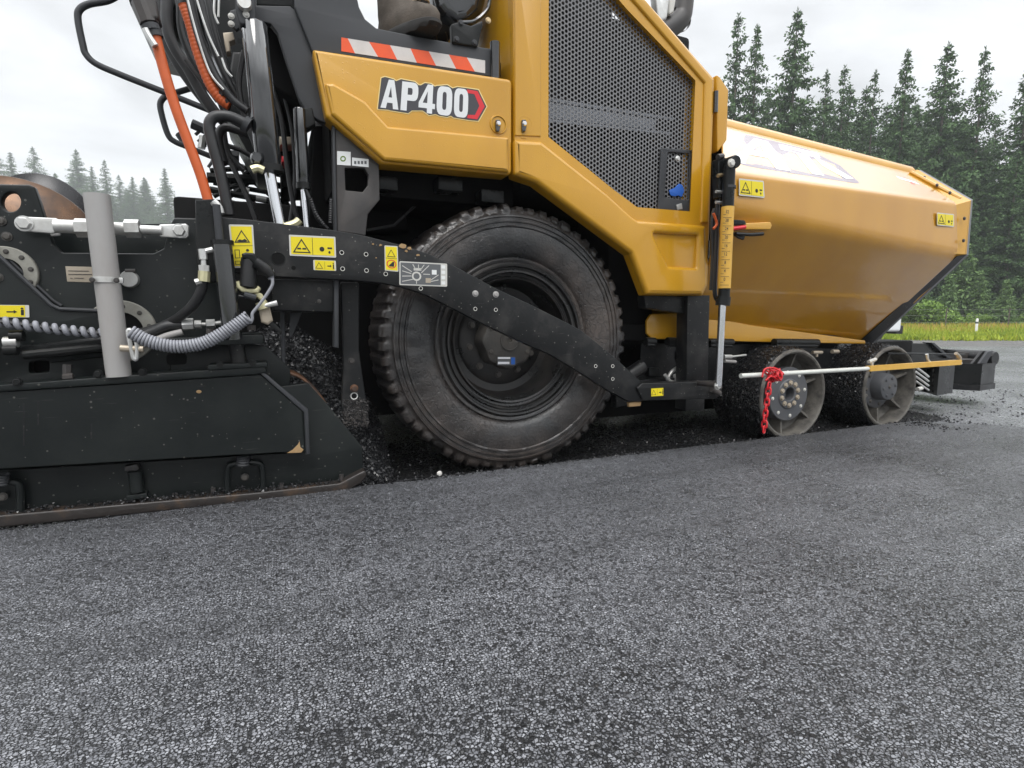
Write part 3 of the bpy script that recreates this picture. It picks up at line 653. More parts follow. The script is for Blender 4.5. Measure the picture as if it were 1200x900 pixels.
# ---------------------------------------------------------------- big drive wheel
def drive_wheel(cx, cz, y0, parent, flip=1):
    Rr = 0.570; NL = 58; seg = NL * 8
    prof = [(0.318, 0.055), (0.325, 0.03), (0.333, 0.022), (0.345, 0.020), (0.352, 0.026), (0.36, 0.016), (0.385, 0.006), (0.42, 0.0), (0.452, 0.0), (0.470, 0.002), (0.474, -0.003), (0.479, -0.003), (0.482, 0.004), (0.490, 0.004), (0.493, -0.001), (0.499, -0.001), (0.502, 0.007), (0.511, 0.007), (0.514, 0.002), (0.521, 0.003), (0.525, 0.012), (0.538, 0.016),
            (0.546, 0.018), (0.558, 0.022), (0.5695, 0.032), (0.5715, 0.075), (0.572, 0.12), (0.573, 0.18), (0.572, 0.25), (0.568, 0.32), (0.54, 0.35), (0.42, 0.36), (0.32, 0.30)]
    jit = [random.choice((random.uniform(-0.003, 0.003), random.uniform(-0.016, 0.002))) for _ in range(NL)]
    def fn(r, y, i, j, a):
        lug = i // 8; ph = i % 8
        if 22 <= j <= 27:
            base = r
            if ph in ((5, 6, 7), (6, 7), (4, 5, 6), (5, 6))[(lug * 7 + lug // 3) % 4]: r = min(r, 0.5515 + 0.0012 * (j - 22) + jit[lug] * .3); y = y + (0.007 if j < 24 else 0.0)
            else:
                r += jit[lug] * (0.6 if j < 24 else 1) + 0.003 * mnoise.noise(Vector((i * 0.6, j, 1.0))); y -= 0.004
        if 27 <= j <= 29 and (i // 4) % 2: r -= 0.006
        if 6 <= j <= 21: y += 0.0035 * mnoise.noise(Vector((math.cos(a) * r * 22, math.sin(a) * r * 22, 3))) 
        return r, y
    b = MB(); b.lathe(prof, (cx, y0, cz), 'tyre', seg, fn)
    t = b.build('drive_wheel', parent, ang=50)
    b = MB()
    b.lathe([(0.332, 0.024), (0.322, 0.012), (0.314, 0.014), (0.310, 0.030), (0.302, 0.032), (0.298, 0.022), (0.290, 0.022), (0.286, 0.042), (0.276, 0.046), (0.270, 0.036), (0.262, 0.040), (0.258, 0.075), (0.252, 0.15), (0.236, 0.172), (0.205, 0.178), (0.19, 0.168), (0.12, 0.165), (0.118, 0.185), (0.0, 0.185)], (cx, y0, cz), 'rim_black', 96)
    rim = b.build('rim', t)
    def hubfn(r, y, i, j, a):
        return r * (1 + 0.035 * math.cos(8 * a) * (1 if r > 0.08 else 0)), y
    b = MB(); b.lathe([(0.128, 0.165), (0.126, 0.095), (0.118, 0.080), (0.106, 0.074), (0.046, 0.070), (0.045, 0.066), (0.041, 0.066), (0.040, 0.071), (0.012, 0.070), (0.011, 0.076), (0.0, 0.076)], (cx, y0, cz), 'hub', 96, hubfn)
    hub = b.build('wheel_hub', t)
    for k in range(10):
        a = 2 * PI * k / 10 + 0.2; bolt((cx + 0.158 * math.cos(a), y0 + 0.164, cz + 0.158 * math.sin(a)), 0.013, t, 'hub', 'lug_nut')
    for k in range(6):
        a = 2 * PI * k / 6 + 0.5; bolt((cx + 0.100 * math.cos(a), y0 + 0.077, cz + 0.100 * math.sin(a)), 0.010, t, 'hub', 'bolt')
    return t
WX, WZ, WY = 0.945, 0.572, 2.115
dw = drive_wheel(WX, WZ, WY, paver)
b = MB(); c_ = [(583, 418), (604, 418), (604, 428), (583, 428)]
b.decal(c_, WY + 0.068, 'label_grey', off=0.0); b.decal([(583.5, 418.5), (598, 418.5), (598, 420.6), (583.5, 420.6)], WY + 0.068, 'logo_white', off=0.001)
b.decal([(583.5, 424), (597, 424), (597, 426.6), (583.5, 426.6)], WY + 0.068, 'logo_white', off=0.001); b.decal([(599, 419), (603.5, 419), (603.5, 427), (599, 427)], WY + 0.068, 'blue', off=0.001)
b.build('hub_label', dw)
far = drive_wheel(WX, WZ, WY + 0.001, paver)          # its twin on the far side, turned round
for o in [far]:
    o.rotation_euler = (0, 0, PI); o.location = Vector((WX, 4.3, WZ)) - ORG[paver]

# ---------------------------------------------------------------- front bogie wheels
def bogie(cx, y0, parent, hubbed):
    cz = 0.258; r0 = 0.256
    def fn(r, y, i, j, a):
        if 5 <= j <= 12: r += 0.006 * mnoise.noise(Vector((math.cos(a) * 9, math.sin(a) * 9, y * 30))) + 0.003 * mnoise.noise(Vector((math.cos(a) * 25, math.sin(a) * 25, y * 80)))
        return r, y
    b = MB(); b.lathe([(0.226, 0.03), (0.230, 0.006), (0.236, -0.002), (0.244, 0.002), (0.248, 0.008), (0.254, 0.016), (r0, 0.03), (r0 + 0.002, 0.08), (r0 + 0.002, 0.14), (r0 + 0.002, 0.2), (r0 + 0.002, 0.26), (r0, 0.32), (0.25, 0.34), (0.2, 0.34), (0.0, 0.34)], (cx, y0, cz), 'hot_mix', 120, fn)
    t = b.build('bogie_wheel', parent, ang=60)
    b = MB(); b.lathe([(0.247, 0.004), (0.243, -0.003), (0.234, -0.006), (0.226, -0.002), (0.221, 0.012), (0.216, 0.09), (0.19, 0.115), (0.13, 0.12), (0.0, 0.12)], (cx, y0, cz), 'rim_dust', 80)
    for k in range(6):
        a = 2 * PI * k / 6 + 0.35; ca, sa = math.cos(a), math.sin(a); px_, pz_ = -sa * 0.006, ca * 0.006
        q = []
        for yy in (0.03, 0.115):
            for rr in (0.135, 0.224):
                yv = yy if rr > 0.2 else max(yy, 0.05)
                for s_ in (-1, 1): q.append((cx + ca * rr + px_ * s_, y0 + yv, cz + sa * rr + pz_ * s_))
        b.add(q, [(0, 1, 3, 2), (4, 6, 7, 5), (0, 2, 6, 4), (1, 5, 7, 3), (0, 4, 5, 1), (2, 3, 7, 6)], 'rim_dust')
    b.build('rim', t)
    if not hubbed:
        b = MB(); b.lathe([(0.148, 0.12), (0.148, 0.034), (0.145, 0.030), (0.084, 0.029), (0.078, 0.024), (0.040, 0.022), (0.036, 0.026), (0.034, 0.07), (0.0, 0.07)], (cx, y0, cz), 'rim_plate', 64)
        d = b.build('hub_plate', t)
        for k in range(8):
            a = 2 * PI * k / 8 + 0.15; bolt((cx + 0.122 * math.cos(a), y0 + 0.029, cz + 0.122 * math.sin(a)), 0.008, t, 'label_border', 'bolt', hexa=False)
        for k in range(10):
            a = 2 * PI * k / 10 + 0.3; bolt((cx + 0.062 * math.cos(a), y0 + 0.022, cz + 0.062 * math.sin(a)), 0.0115, t, 'tan', 'wheel_nut')
    else:
        b = MB(); b.lathe([(0.135, 0.12), (0.135, 0.075), (0.128, 0.07), (0.085, 0.068), (0.082, 0.02), (0.076, 0.006), (0.070, 0.004), (0.0, 0.004)], (cx, y0, cz), 'rim_plate', 64)
        b.build('hub_plate', t)
        for k in range(8):
            a = 2 * PI * k / 8 + 0.15; bolt((cx + 0.112 * math.cos(a), y0 + 0.069, cz + 0.112 * math.sin(a)), 0.009, t, 'rim_dust', 'wheel_nut')
        for k in range(6):
            a = 2 * PI * k / 6 + 0.15; bolt((cx + 0.055 * math.cos(a), y0 + 0.003, cz + 0.055 * math.sin(a)), 0.0075, t, 'rim_plate', 'bolt')
        bolt((cx, y0 + 0.003, cz), 0.008, t, 'rim_dust', 'bolt')
    # crumbs stuck on the tread
    sp = []
    for _ in range(1500):
        a = rng.uniform(0, 6.283); y = rng.uniform(0.02, 0.32); s = rng.uniform(0.003, 0.0085); rr = r0 + 0.003
        sp.append((cx + rr * math.cos(a), y0 + y, cz + rr * math.sin(a), s))
    k = stones('stuck_crumbs', sp, 'stone_black'); k.parent = t; k.location = ORG[k] - ORG[t]; k['kind'] = 'stuff'
    return t
BY = 2.06
bw1 = bogie(2.565, BY, paver, False); bw2 = bogie(3.385, BY, paver, True)
for s_, cx in ((0, 2.565), (1, 3.385)):       # the far pair
    o = bogie(cx, BY, paver, bool(s_)); o.rotation_euler = (0, 0, PI); o.location = Vector((cx, 4.3, 0.258)) - ORG[paver]
b = MB(); b.box((2.35, 2.42, 0.22), (3.65, 2.55, 0.36), 'black_paint', 0.02); b.tube([(2.98, 2.45, 0.38), (2.98, 4.0, 0.38)], 0.07, 'black_paint', 16)
for cx in (2.565, 3.385): b.tube([(cx, 2.3, 0.258), (cx, 4.0, 0.258)], 0.05, 'black_paint', 12)
b.build('bogie_beam', paver)

# ---------------------------------------------------------------- side frame between drive wheel and bogie
b = MB()
b.plate([(722, 402), (880, 404), (1000, 410), (1045, 412), (1045, 428), (870, 440), (722, 478)], 2.30, 0.05, 'black_scuffed', 0.004)
b.box((1.60, 2.24, 0.30), (2.0, 2.30, 0.36), 'black_scuffed', 0.004)
sf = b.build('side_frame', paver)
for (x0, x1, y) in ((756, 767, 400), (782, 794, 400), (830, 858, 401), (907, 958, 401)):
    b = MB(); b.tube([P(x0, y, 2.19), P(x1, y + 0.5, 2.19)], 0.021, 'black_paint', 12); b.tube([P(x0 + 2, y + 4, 2.18), P(x1 - 1, y + 4.5, 2.18)], 0.010, 'black_paint', 8); b.build('hinge_barrel', paver)
b = MB(); b.tube([P(737, 440, 2.22), P(753, 429, 2.22)], 0.036, 'black_scuffed', 18, caps=False); b.tube([P(737, 440, 2.22), P(753, 429, 2.22)], 0.028, 'void', 18); b.build('pipe_stub', sf)
b = MB(); b.box(P(761, 441, 2.28), P(774, 430, 2.20), 'black_paint', 0.004) if False else b.plate([(761, 431), (773, 431), (774, 441), (761, 441)], 2.26, 0.04, 'black_paint', 0.004); b.plate([(795, 412), (801, 412), (801, 423), (795, 423)], 2.28, 0.02, 'void', 0.002); b.each('frame_pocket', sf)
b = MB()
for q in ([(806, 428), (795, 430), (786, 437), (782, 446)], [(806, 434), (798, 436), (793, 442), (792, 448)]): b.tube(PP(q, 2.2), 0.009, 'zinc', 10, 5)
b.tube(PP([(779, 439), (786, 447), (796, 448)], 2.18), 0.009, 'zinc', 10, 5); b.tube(PP([(790, 441), (803, 436)], 2.17), 0.010, 'zinc', 10); b.build('shackle', sf)
b = MB(); b.tube(PP([(848, 418), (857, 418)], 2.2), 0.012, 'zinc', 10); b.tube(PP([(857, 418), (874, 416)], 2.2), 0.006, 'zinc', 8); b.tube(PP([(849, 423), (862, 424)], 2.2), 0.009, 'pole_grey', 8); b.each('hose_fitting', sf)
b = MB(); b.tube(PP([(952, 413), (963, 413)], 2.2), 0.010, 'tan', 8); b.tube(PP([(957, 412), (957, 418)], 2.2), 0.008, 'tan', 8); b.tube(PP([(975, 412), (982, 412)], 2.2), 0.012, 'tan', 8); b.each('grease_fitting', sf)

# ---------------------------------------------------------------- yellow covers
b = MB()
b.plate([(366, 57), (374, 58), (600.5, 92.5), (600.5, 205), (448, 191.5), (382, 136)], YB, 0.10, 'yellow', 0.013, 0.02, res=4)
b.plate([(381, 97), (391, 97), (428, 118), (455, 147.5), (597, 160.5), (597, 201.5), (450.5, 187.5), (388.5, 133.5)], YB - 0.016, 0.05, 'yellow', 0.011, 0.008, res=4)
cov = b.build('side_cover', paver, ang=40)
def latch(px, py, parent):
    c = P(px, py, YB); b = MB()
    b.lathe([(0.036, 0.0), (0.034, -0.004), (0.030, -0.004), (0.027, 0.004)], (c.x, c.y - 0.0005, c.z), 'yellow', 28)
    b.lathe([(0.027, 0.0), (0.0, 0.001)], (c.x, c.y - 0.001, c.z), 'yellow', 20)
    o = b.build('latch', parent)
    b = MB(); b.plate([(px - 2.6, py - 6), (px + 2.2, py - 6), (px + 3, py + 1), (px + 1.5, py + 8), (px - 2, py + 8), (px - 2.6, py + 2)], YB - 0.016, 0.014, 'black_gloss', 0.003, 0.004)
    k = P(px + 0.7, py - 1.5, YB - 0.018); b.lathe([(0, -0.004), (0.007, -0.003), (0.010, 0.002)], k, 'chrome', 14); b.build('key_lever', o)
    b = MB(); b.plate([(px - 3.6, py + 14), (px + 2.6, py + 14.4), (px + 2.6, py + 16.6), (px - 3.6, py + 16.2)], YB - 0.002, 0.004, 'yellow', 0.001, 0.003); b.build('catch', o)
latch(584, 146, cov)
# model badge
z7 = lambda x, y: (440 + x / 6.667, 85 + y / 6.667)
back = [z7(*q) for q in [(25, 278), (52, 47), (75, 40), (140, 58), (160, 74), (200, 58), (305, 78), (335, 104), (355, 106), (388, 88), (432, 94), (462, 116), (482, 110), (560, 104), (602, 130), (640, 119), (700, 126), (800, 141), (860, 265), (800, 371), (740, 366), (680, 356), (612, 345), (590, 330), (560, 341), (500, 331), (470, 318), (420, 326), (385, 300), (370, 290), (282, 290), (255, 311), (120, 290), (100, 284), (30, 280)]]
YD = YB
b = MB(); b.decal(back, YD, 'badge_cream', off=0.0010, grow=2.0); b.decal(back, YD, 'badge_dark', off=0.0016, grow=0.9)
b.decal([z7(*q) for q in [(715, 132), (798, 145), (854, 265), (795, 366), (716, 355), (722, 331), (778, 331), (812, 260), (772, 168), (718, 160)]], YD, 'label_red', off=0.0022)
bg = b.build('model_badge', cov)
quad = [(448.6, 92.3), (549.0, 104.8), (548.2, 138.6), (445.8, 126.0)]
sh = lambda l: rpoly(l, 0.10)
GL = {'A': ([(0, 0), (.34, 1), (.66, 1), (1, 0), (.70, 0), (.65, .2), (.35, .2), (.30, 0)], [[(.40, .39), (.60, .39), (.5, .76)]]),
      'P': (rpoly([(0, 0), (0, 1), (.98, 1), (.98, .36), (.36, .36), (.36, 0)], lambda i: .30 if i in (2, 3) else 0), [rpoly([(.36, .56), (.36, .80), (.64, .80), (.64, .56)], lambda i: .09 if i in (2, 3) else 0)]),
      '4': ([(.50, 1), (.84, 1), (.84, .35), (1, .35), (1, .17), (.84, .17), (.84, 0), (.52, 0), (.52, .17), (0, .17), (0, .35)], [[(.24, .35), (.52, .35), (.52, .76)]]),
      '0': (rpoly([(0, 0), (0, 1), (1, 1), (1, 0)], .34, 6), [rpoly([(.37, .19), (.37, .81), (.63, .81), (.63, .19)], .12, 5)])}
for ch, u0, u1 in (('A', 0, .205), ('P', .228, .425), ('4', .432, .62), ('0', .638, .815), ('0', .838, 1.0)):
    o, hs = GL[ch]; mpg = lambda l: [bil(quad, u0 + (u1 - u0) * a, 1 - c) for a, c in l]
    b = MB(); b.decal(mpg(o), YD, 'badge_white', [mpg(h) for h in hs], off=0.0028); b.build('letter', bg)

# engine door with its perforated screen
grille = [(640, -46), (639.5, 162), (717, 224.5), (746, 246), (811, 251), (817.5, 93), (737, 9), (690, -46)]
outer = [(602.5, -46), (603, 206), (629, 215), (740, 298), (758, 346), (824, 346.5), (830, 334), (838, 92), (758, 0), (712, -46)]
b = MB(); b.plate(outer, YB, 0.07, 'yellow', 0.012, 0.010, [grille], 0.015, res=4)
pocket = [(766, 273), (818.5, 276), (817, 314), (784, 312)]
b.plate([(603.5, 163), (635, 165), (712, 226.5), (742, 254), (748, 258), (828, 264), (829.5, 334), (823.5, 345.5), (759, 345), (741, 297), (629.5, 213.5), (604, 204)], YB - 0.020, 0.045, 'yellow', 0.018, 0.012, [pocket], 0.008, res=4)
b.plate([(822, 261), (826.5, 97), (745, 3), (702, -46), (713, -46), (758.5, 1), (836.5, 93), (831, 262)], YB - 0.010, 0.04, 'yellow', 0.009, 0.008, res=4)
b.plate([(604, -46), (634, -46), (634, 160), (604, 159)], YB - 0.004, 0.03, 'yellow', 0.004, 0.004, res=2)
door = b.build('engine_door', paver, ang=40)
latch(614.5, 146, door)
def screen():
    pit = 0.0186; rh = 0.0071; Y = YB + 0.030
    poly = [P(a, c, Y) for a, c in grille]; poly = [(p.x, p.z) for p in poly]
    def inside(x, z, pad=0.012):
        c = False; n = len(poly)
        for i in range(n):
            (x1, z1), (x2, z2) = poly[i], poly[i - 1]
            if (z1 > z) != (z2 > z) and x < (x2 - x1) * (z - z1) / (z2 - z1) + x1: c = not c
        if c: return True
        for i in range(n):
            a = Vector(poly[i]); d = Vector(poly[i - 1]) - a; t = max(0, min(1, (Vector((x, z)) - a).dot(d) / d.length_squared))
            if (a + d * t - Vector((x, z))).length < pad: return True
        return False
    v = []; f = []; x0, x1 = min(p[0] for p in poly), max(p[0] for p in poly); z0, z1 = min(p[1] for p in poly), max(p[1] for p in poly)
    ro = pit / math.sqrt(3); dz = pit * math.sqrt(3) / 2; row = 0; z = z0 - pit
    # columns of holes one above another: hexagon lattice with flat sides to left and right turned by 90 degrees
    col = 0; x = x0 - pit
    while x < x1 + pit:
        z = z0 - pit + (pit / 2 if col % 2 else 0)
        while z < z1 + pit:
            if inside(x, z):
                k = len(v)
                for i in range(6):
                    a = PI / 3 * i; v.append((x + ro * math.cos(a), Y, z + ro * math.sin(a)))
                for i in range(12):
                    a = PI / 6 * i; v.append((x + rh * math.cos(a), Y, z + rh * math.sin(a)))
                for i in range(12):
                    a = PI / 6 * i; v.append((x + rh * math.cos(a), Y + 0.0025, z + rh * math.sin(a)))
                for i in range(6):
                    j = (i + 1) % 6; A, B = k + i, k + j; c0, c1, c2 = k + 6 + 2 * i, k + 6 + 2 * i + 1, k + 6 + (2 * i + 2) % 12
                    f += [(A, c1, c0), (A, B, c1), (B, c2, c1)]
                    f += [(c0, c1, c1 + 12, c0 + 12), (c1, c2, c2 + 12, c1 + 12)]
            z += pit
        x += dz; col += 1
    b = MB(); b.add(v, f, 'screen_metal'); return b.build('perforated_screen', door, ang=30)
scr = screen()
b = MB()
b.plate([(636, 113), (790, 138), (790, 141), (636, 117)], 2.10, 0.012, 'brace_grey', 0.002); b.plate([(636, 118), (770, 140), (768, 152), (636, 138)], 2.105, 0.02, 'brace_grey', 0.004); b.plate([(636, 138.5), (788, 155), (788, 158), (636, 142)], 2.10, 0.012, 'brace_grey', 0.002)
b.build('screen_brace', door)
b = MB()
fl = [(775, 173), (813, 176), (811.5, 250), (771, 246)]; inn = [(783, 178), (808, 180), (807, 235), (779, 231)]
b.plate(fl, YB + 0.018, 0.008, 'grey_satin', 0.003, 0.008, [inn], 0.01)
fp = b.build('inspection_flap', door); bolt(P(794, 186, YB + 0.026), 0.011, fp, 'zinc', 'bolt', hexa=False)
b = MB(); b.plate([(793, 240), (799, 238), (800, 245), (794, 246)], YB + 0.012, 0.006, 'zinc', 0.001); b.build('catch', fp)
b = MB(); b.plate([(784, 223), (791, 220), (796, 215), (800, 217), (802, 224), (799, 231), (795, 229), (791, 230), (786, 229)], YB + 0.024, 0.004, 'blue', 0.001, 0.006); b.build('blue_marker', fp)
# hinge strip at the front of the door
b = MB(); b.plate([(840, 87), (844, 90), (854, 105), (852, 164), (841, 179)], YB + 0.012, 0.06, 'yellow', 0.006, 0.006, res=3); hs = b.build('hinge_strip', paver)
for a, c in ((107, 132),): b = MB(); b.tube([P(839, a, YB - 0.002), P(838.5, c, YB - 0.002)], 0.011, 'black_gloss', 12); b.build('hinge', hs)
b = MB(); b.tube([P(832, 282, YB - 0.002), P(831, 303, YB - 0.002)], 0.010, 'black_gloss', 12); b.build('hinge', door)
# inner side wall of the engine housing towards the platform
b = MB(); b.box((0.905, 2.085, 1.60), (0.94, 2.9, 2.3), 'yellow', 0.01)
q = [P(583, -46, 2.2), P(598, -46, 2.06), P(598, 60, 2.06), P(584, 55, 2.2)]
b.build('housing_wall', paver)
# exhaust pipe on top of the hood
b = MB(); b.tube([P(772, 40, 2.5), P(795, 24, 2.5), P(800, 8, 2.5), P(802, -25, 2.5)], 0.055, 'plate_brown', 18, 6); b.lathe([(0.064, -0.012), (0.064, 0.012)], P(797, 22, 2.5), 'plate_brown', 20)
b.plate([(768, -10), (786, -12), (782, 22), (772, 26)], 2.42, 0.05, 'zinc', 0.01, 0.02); b.plate([(786, -12), (794, -10), (790, 14), (784, 18)], 2.44, 0.04, 'label_border', 0.008, 0.01); b.build('exhaust_pipe', paver)
# ---------------------------------------------------------------- hopper wing
def strip(name, rows, m, parent, thick=0.0, ang=30, sub=6):
    """sheet metal folded along lines that run front to back; rows = list of (rear point, front point)"""
    b = MB(); v = []; n = len(rows)
    for a, c in rows:
        a, c = Vector(a), Vector(c)
        ts = [0, .003] + [k / (sub - 2) for k in range(1, sub - 2)] + [.997, 1]
        for t_ in ts: v.append(a.lerp(c, t_))
    f = []
    for i in range(n - 1):
        for k in range(sub): f.append((i * (sub + 1) + k, i * (sub + 1) + k + 1, (i + 1) * (sub + 1) + k + 1, (i + 1) * (sub + 1) + k))
    b.add(v, f, m); o = b.build(name, parent, ang=ang)
    if thick:
        md = o.modifiers.new('thickness', 'SOLIDIFY'); md.thickness = thick; md.offset = 0
    return o
X0 = 1.84
rim_r, rim_f = P(845, 147, 2.22), P(1070, 204, 2.14)
fold_r, fold_f = Vector((X0, 1.90, 1.305)), P(1119, 239, 1.86)
low_r, low_f = Vector((1.87, 1.90, 1.150)), P(1121, 299, 1.85)
bot_r, bot_f = Vector((2.0, 2.275, 0.60)), P(1010, 402, 2.29)
rows = [(rim_r, rim_f)]
def rounded(a, p, c, d, n=5):
    """points rounding the corner p between a and c"""
    out = []
    s = p + (a - p).normalized() * d; e = p + (c - p).normalized() * d
    for k in range(n + 1):
        t = k / n; out.append(s * (1 - t) ** 2 + p * 2 * t * (1 - t) + e * t ** 2)
    return out
r1 = rounded(rim_r, fold_r, low_r, 0.020); f1 = rounded(rim_f, fold_f, low_f, 0.020)
r2 = rounded(fold_r, low_r, bot_r, 0.045, 7); f2 = rounded(fold_f, low_f, bot_f, 0.045, 7)
def between(a, c, t): return (a[0].lerp(c[0], t), a[1].lerp(c[1], t))
z1, z2 = list(zip(r1, f1)), list(zip(r2, f2)); top0, bot0 = rows[0], (bot_r, bot_f)
rows += [between(top0, z1[0], .01), between(top0, z1[0], .05), between(top0, z1[0], .95)] + z1 + [between(z1[-1], z2[0], .12), between(z1[-1], z2[0], .88)] + z2 + [between(z2[-1], bot0, .05), between(z2[-1], bot0, .96), between(z2[-1], bot0, .99), bot0]
hop = strip('hopper_wing', rows, 'yellow_wet', paver, 0.012, ang=50, sub=10)
b = MB()                                          # rolled top rim with the loading lip
top = []
o3 = [(0.0, 0.0), (0.004, 0.030), (0.020, 0.048), (0.075, 0.050), (0.080, 0.040), (0.03, 0.034), (0.022, 0.0)]
v = []
for e in (rim_r, rim_f):
    for dy, dz in o3: v.append(e + Vector((0, dy - 0.012, dz - 0.004)))
n = len(o3); b.add(v, [(i, (i + 1) % n, n + (i + 1) % n, n + i) for i in range(n)] + [tuple(range(n)), tuple(range(2 * n - 1, n - 1, -1))], 'yellow')
b.build('top_rim', hop, ang=50)
# front flange
fl = [P(1067, 199, 2.06), P(1075, 199, 2.06), P(1139, 236, 1.84), P(1133, 298, 1.83), P(1020, 404, 2.2), P(1012, 400, 2.2), P(1119, 297, 1.855), P(1121, 240, 1.865), P(1072, 209, 2.03)]
b = MB()
def ribbon(pts_o, pts_i, t, m):
    v = []; n = len(pts_o)
    for p in pts_o: v += [p, p + Vector((0.0, t, 0))]
    for p in pts_i: v += [p, p + Vector((0.0, t, 0))]
    k = 2 * n; f = []
    for i in range(n - 1):
        a, c = 2 * i, 2 * i + 2
        f += [(a, c, k + c, k + a), (a + 1, k + a + 1, k + c + 1, c + 1), (a, a + 1, c + 1, c), (k + a, k + c, k + c + 1, k + a + 1)]
    f += [(0, k, k + 1, 1), (2 * n - 2, 2 * n - 1, k + 2 * n - 1, k + 2 * n - 2)]
    b.add(v, f, m)
ribbon([P(1068, 200, 2.14), P(1076, 199, 2.13), P(1138, 235, 1.85), P(1132.5, 298, 1.84), P(1019, 404, 2.27)],
       [P(1068, 206, 2.13), P(1073, 208, 2.12), P(1120, 240, 1.86), P(1118, 297, 1.85), P(1010, 399, 2.27)], 0.02, 'yellow')
b.build('front_flange', hop)
b = MB()
ribbon([P(1079, 199, 2.15), P(1140, 234, 1.87), P(1135, 299, 1.86), P(1021, 406, 2.29)],
       [P(1077, 200, 2.13), P(1137, 236, 1.85), P(1131.5, 298, 1.84), P(1018, 403, 2.27)], 0.03, 'label_grey')
ribbon([P(1133, 298, 1.836), P(1080, 348, 2.03), P(1019, 405, 2.26)], [P(1122, 300, 1.846), P(1064, 350, 2.05), P(1008, 400, 2.26)], 0.006, 'black_scuffed')
b.build('rubber_seal', hop)
b = MB(); b.plate([(1070, 203), (1075, 199), (1124, 229), (1122, 235)], 2.0, 0.02, 'yellow', 0.004); 
lip = [P(1066, 203, 2.12), P(1124, 234, 1.89)]
for a in (0.15, 0.45, 0.7): 
    p = lip[0].lerp(lip[1], a)
b = MB(); b.tube([lip[0] + Vector((0, -0.004, 0.004)), lip[1] + Vector((0, -0.004, 0.004))], 0.012, 'yellow', 8); b.build('lip_bar', hop)
for q in [(1083, 208, 2.06), (1098, 217, 1.98), (1113, 226, 1.90), (1130, 256, 1.835), (1129, 282, 1.83)]: bolt(P(*q), 0.008, hop, 'plate_brown', 'bolt')
# bottom flange (a separate lighter strip facing outwards)
b = MB(); b.plate([(763, 368), (806, 367), (880, 381), (1014, 399), (1015, 403), (880, 400.5), (764, 397), (758, 391), (758, 376)], 2.222, 0.015, 'yellow', 0.004, 0.006); b.build('bottom_flange', hop)
b = MB(); b.plate([(700, 380), (758, 380), (762, 399), (700, 399)], 2.25, 0.4, 'void', 0.004)
# end wall and far wing so that the hopper is a real bin
b.add([Vector((2.05, 2.26, 1.6)), Vector((2.05, 4.14, 1.6)), Vector((2.05, 4.14, 0.6)), Vector((2.05, 2.24, 0.6))], [(0, 1, 2, 3)], 'yellow'); b.build('hopper_wall', hop)
mir = lambda p: Vector((p.x, 6.4 - p.y, p.z))
strip('hopper_wing', [(mir(a), mir(c)) for a, c in rows], 'yellow', paver, 0.012, ang=50)
b = MB(); b.box((1.75, 2.25, 0.56), (3.35, 4.15, 0.62), 'black_scuffed', 0.01); b.build('hopper_floor', paver)
# maker's decal and stickers on the upper facet
def facet(u, v_, off=0.002):
    """u 0..1 rear to front, v 0..1 fold to rim, on the inclined upper facet"""
    a = fold_r.lerp(fold_f, u); c = rim_r.lerp(rim_f, u); n = (fold_f - fold_r).cross(rim_r - fold_r).normalized()
    if n.y > 0: n = -n
    return a.lerp(c, v_) + n * (0.006 + off)
def fdecal(bm_, pts, m, holes=(), off=0.0):
    v, f = curve_mesh(pts, holes); bm_.add([facet(a, c, off) for a, c, _ in v], f, m)
b = MB()
fdecal(b, rpoly([(0.06, 0.16), (0.10, 0.90), (0.40, 0.90), (0.52, 0.62), (0.56, 0.16)], 0.05), 'logo_mauve', off=0.0005)
fdecal(b, [(0.02, 0.20), (0.14, 0.84), (0.20, 0.84), (0.26, 0.20), (0.20, 0.20), (0.18, 0.42), (0.10, 0.42), (0.08, 0.20)], 'logo_white', [[(0.12, 0.54), (0.17, 0.54), (0.16, 0.70)]], off=0.0015)
fdecal(b, [(0.25, 0.84), (0.44, 0.84), (0.435, 0.70), (0.375, 0.70), (0.40, 0.22), (0.35, 0.22), (0.32, 0.70), (0.25, 0.70)], 'logo_white', off=0.0015)
fdecal(b, [(0.40, 0.75), (0.54, 0.28), (0.50, 0.24), (0.42, 0.50)], 'logo_white', off=0.0015)
b.build('maker_decal', hop)
b = MB(); fdecal(b, [(0.80, 0.52), (0.80, 0.74), (0.93, 0.66), (0.95, 0.40)], 'label_red'); fdecal(b, [(0.82, 0.58), (0.82, 0.66), (0.91, 0.58), (0.92, 0.50)], 'logo_white', off=0.001); b.build('red_sticker', hop)
warn([(866, 209), (895, 212), (896, 232), (866, 229)], 1.885, hop)
warn([(1098, 249), (1118, 251), (1118, 266), (1098, 264)], 1.848, hop)
# hopper catch lever
b = MB(); b.plate([(858, 262), (903, 260), (905, 264), (903, 269), (858, 269)], 1.885, 0.05, 'yellow', 0.004, 0.006); b.plate([(856, 271), (874, 275), (872, 281), (866, 279)], 1.88, 0.012, 'black_scuffed', 0.002)
b.tube(PP([(862, 274), (880, 275), (894, 274)], 1.875), 0.008, 'black_paint', 8); b.tube(PP([(858, 268), (873, 266)], 1.875), 0.009, 'label_red', 8)
b.plate([(858, 257), (873, 258), (875, 263), (858, 264)], 1.87, 0.03, 'black_paint', 0.003); b.build('catch_lever', hop)

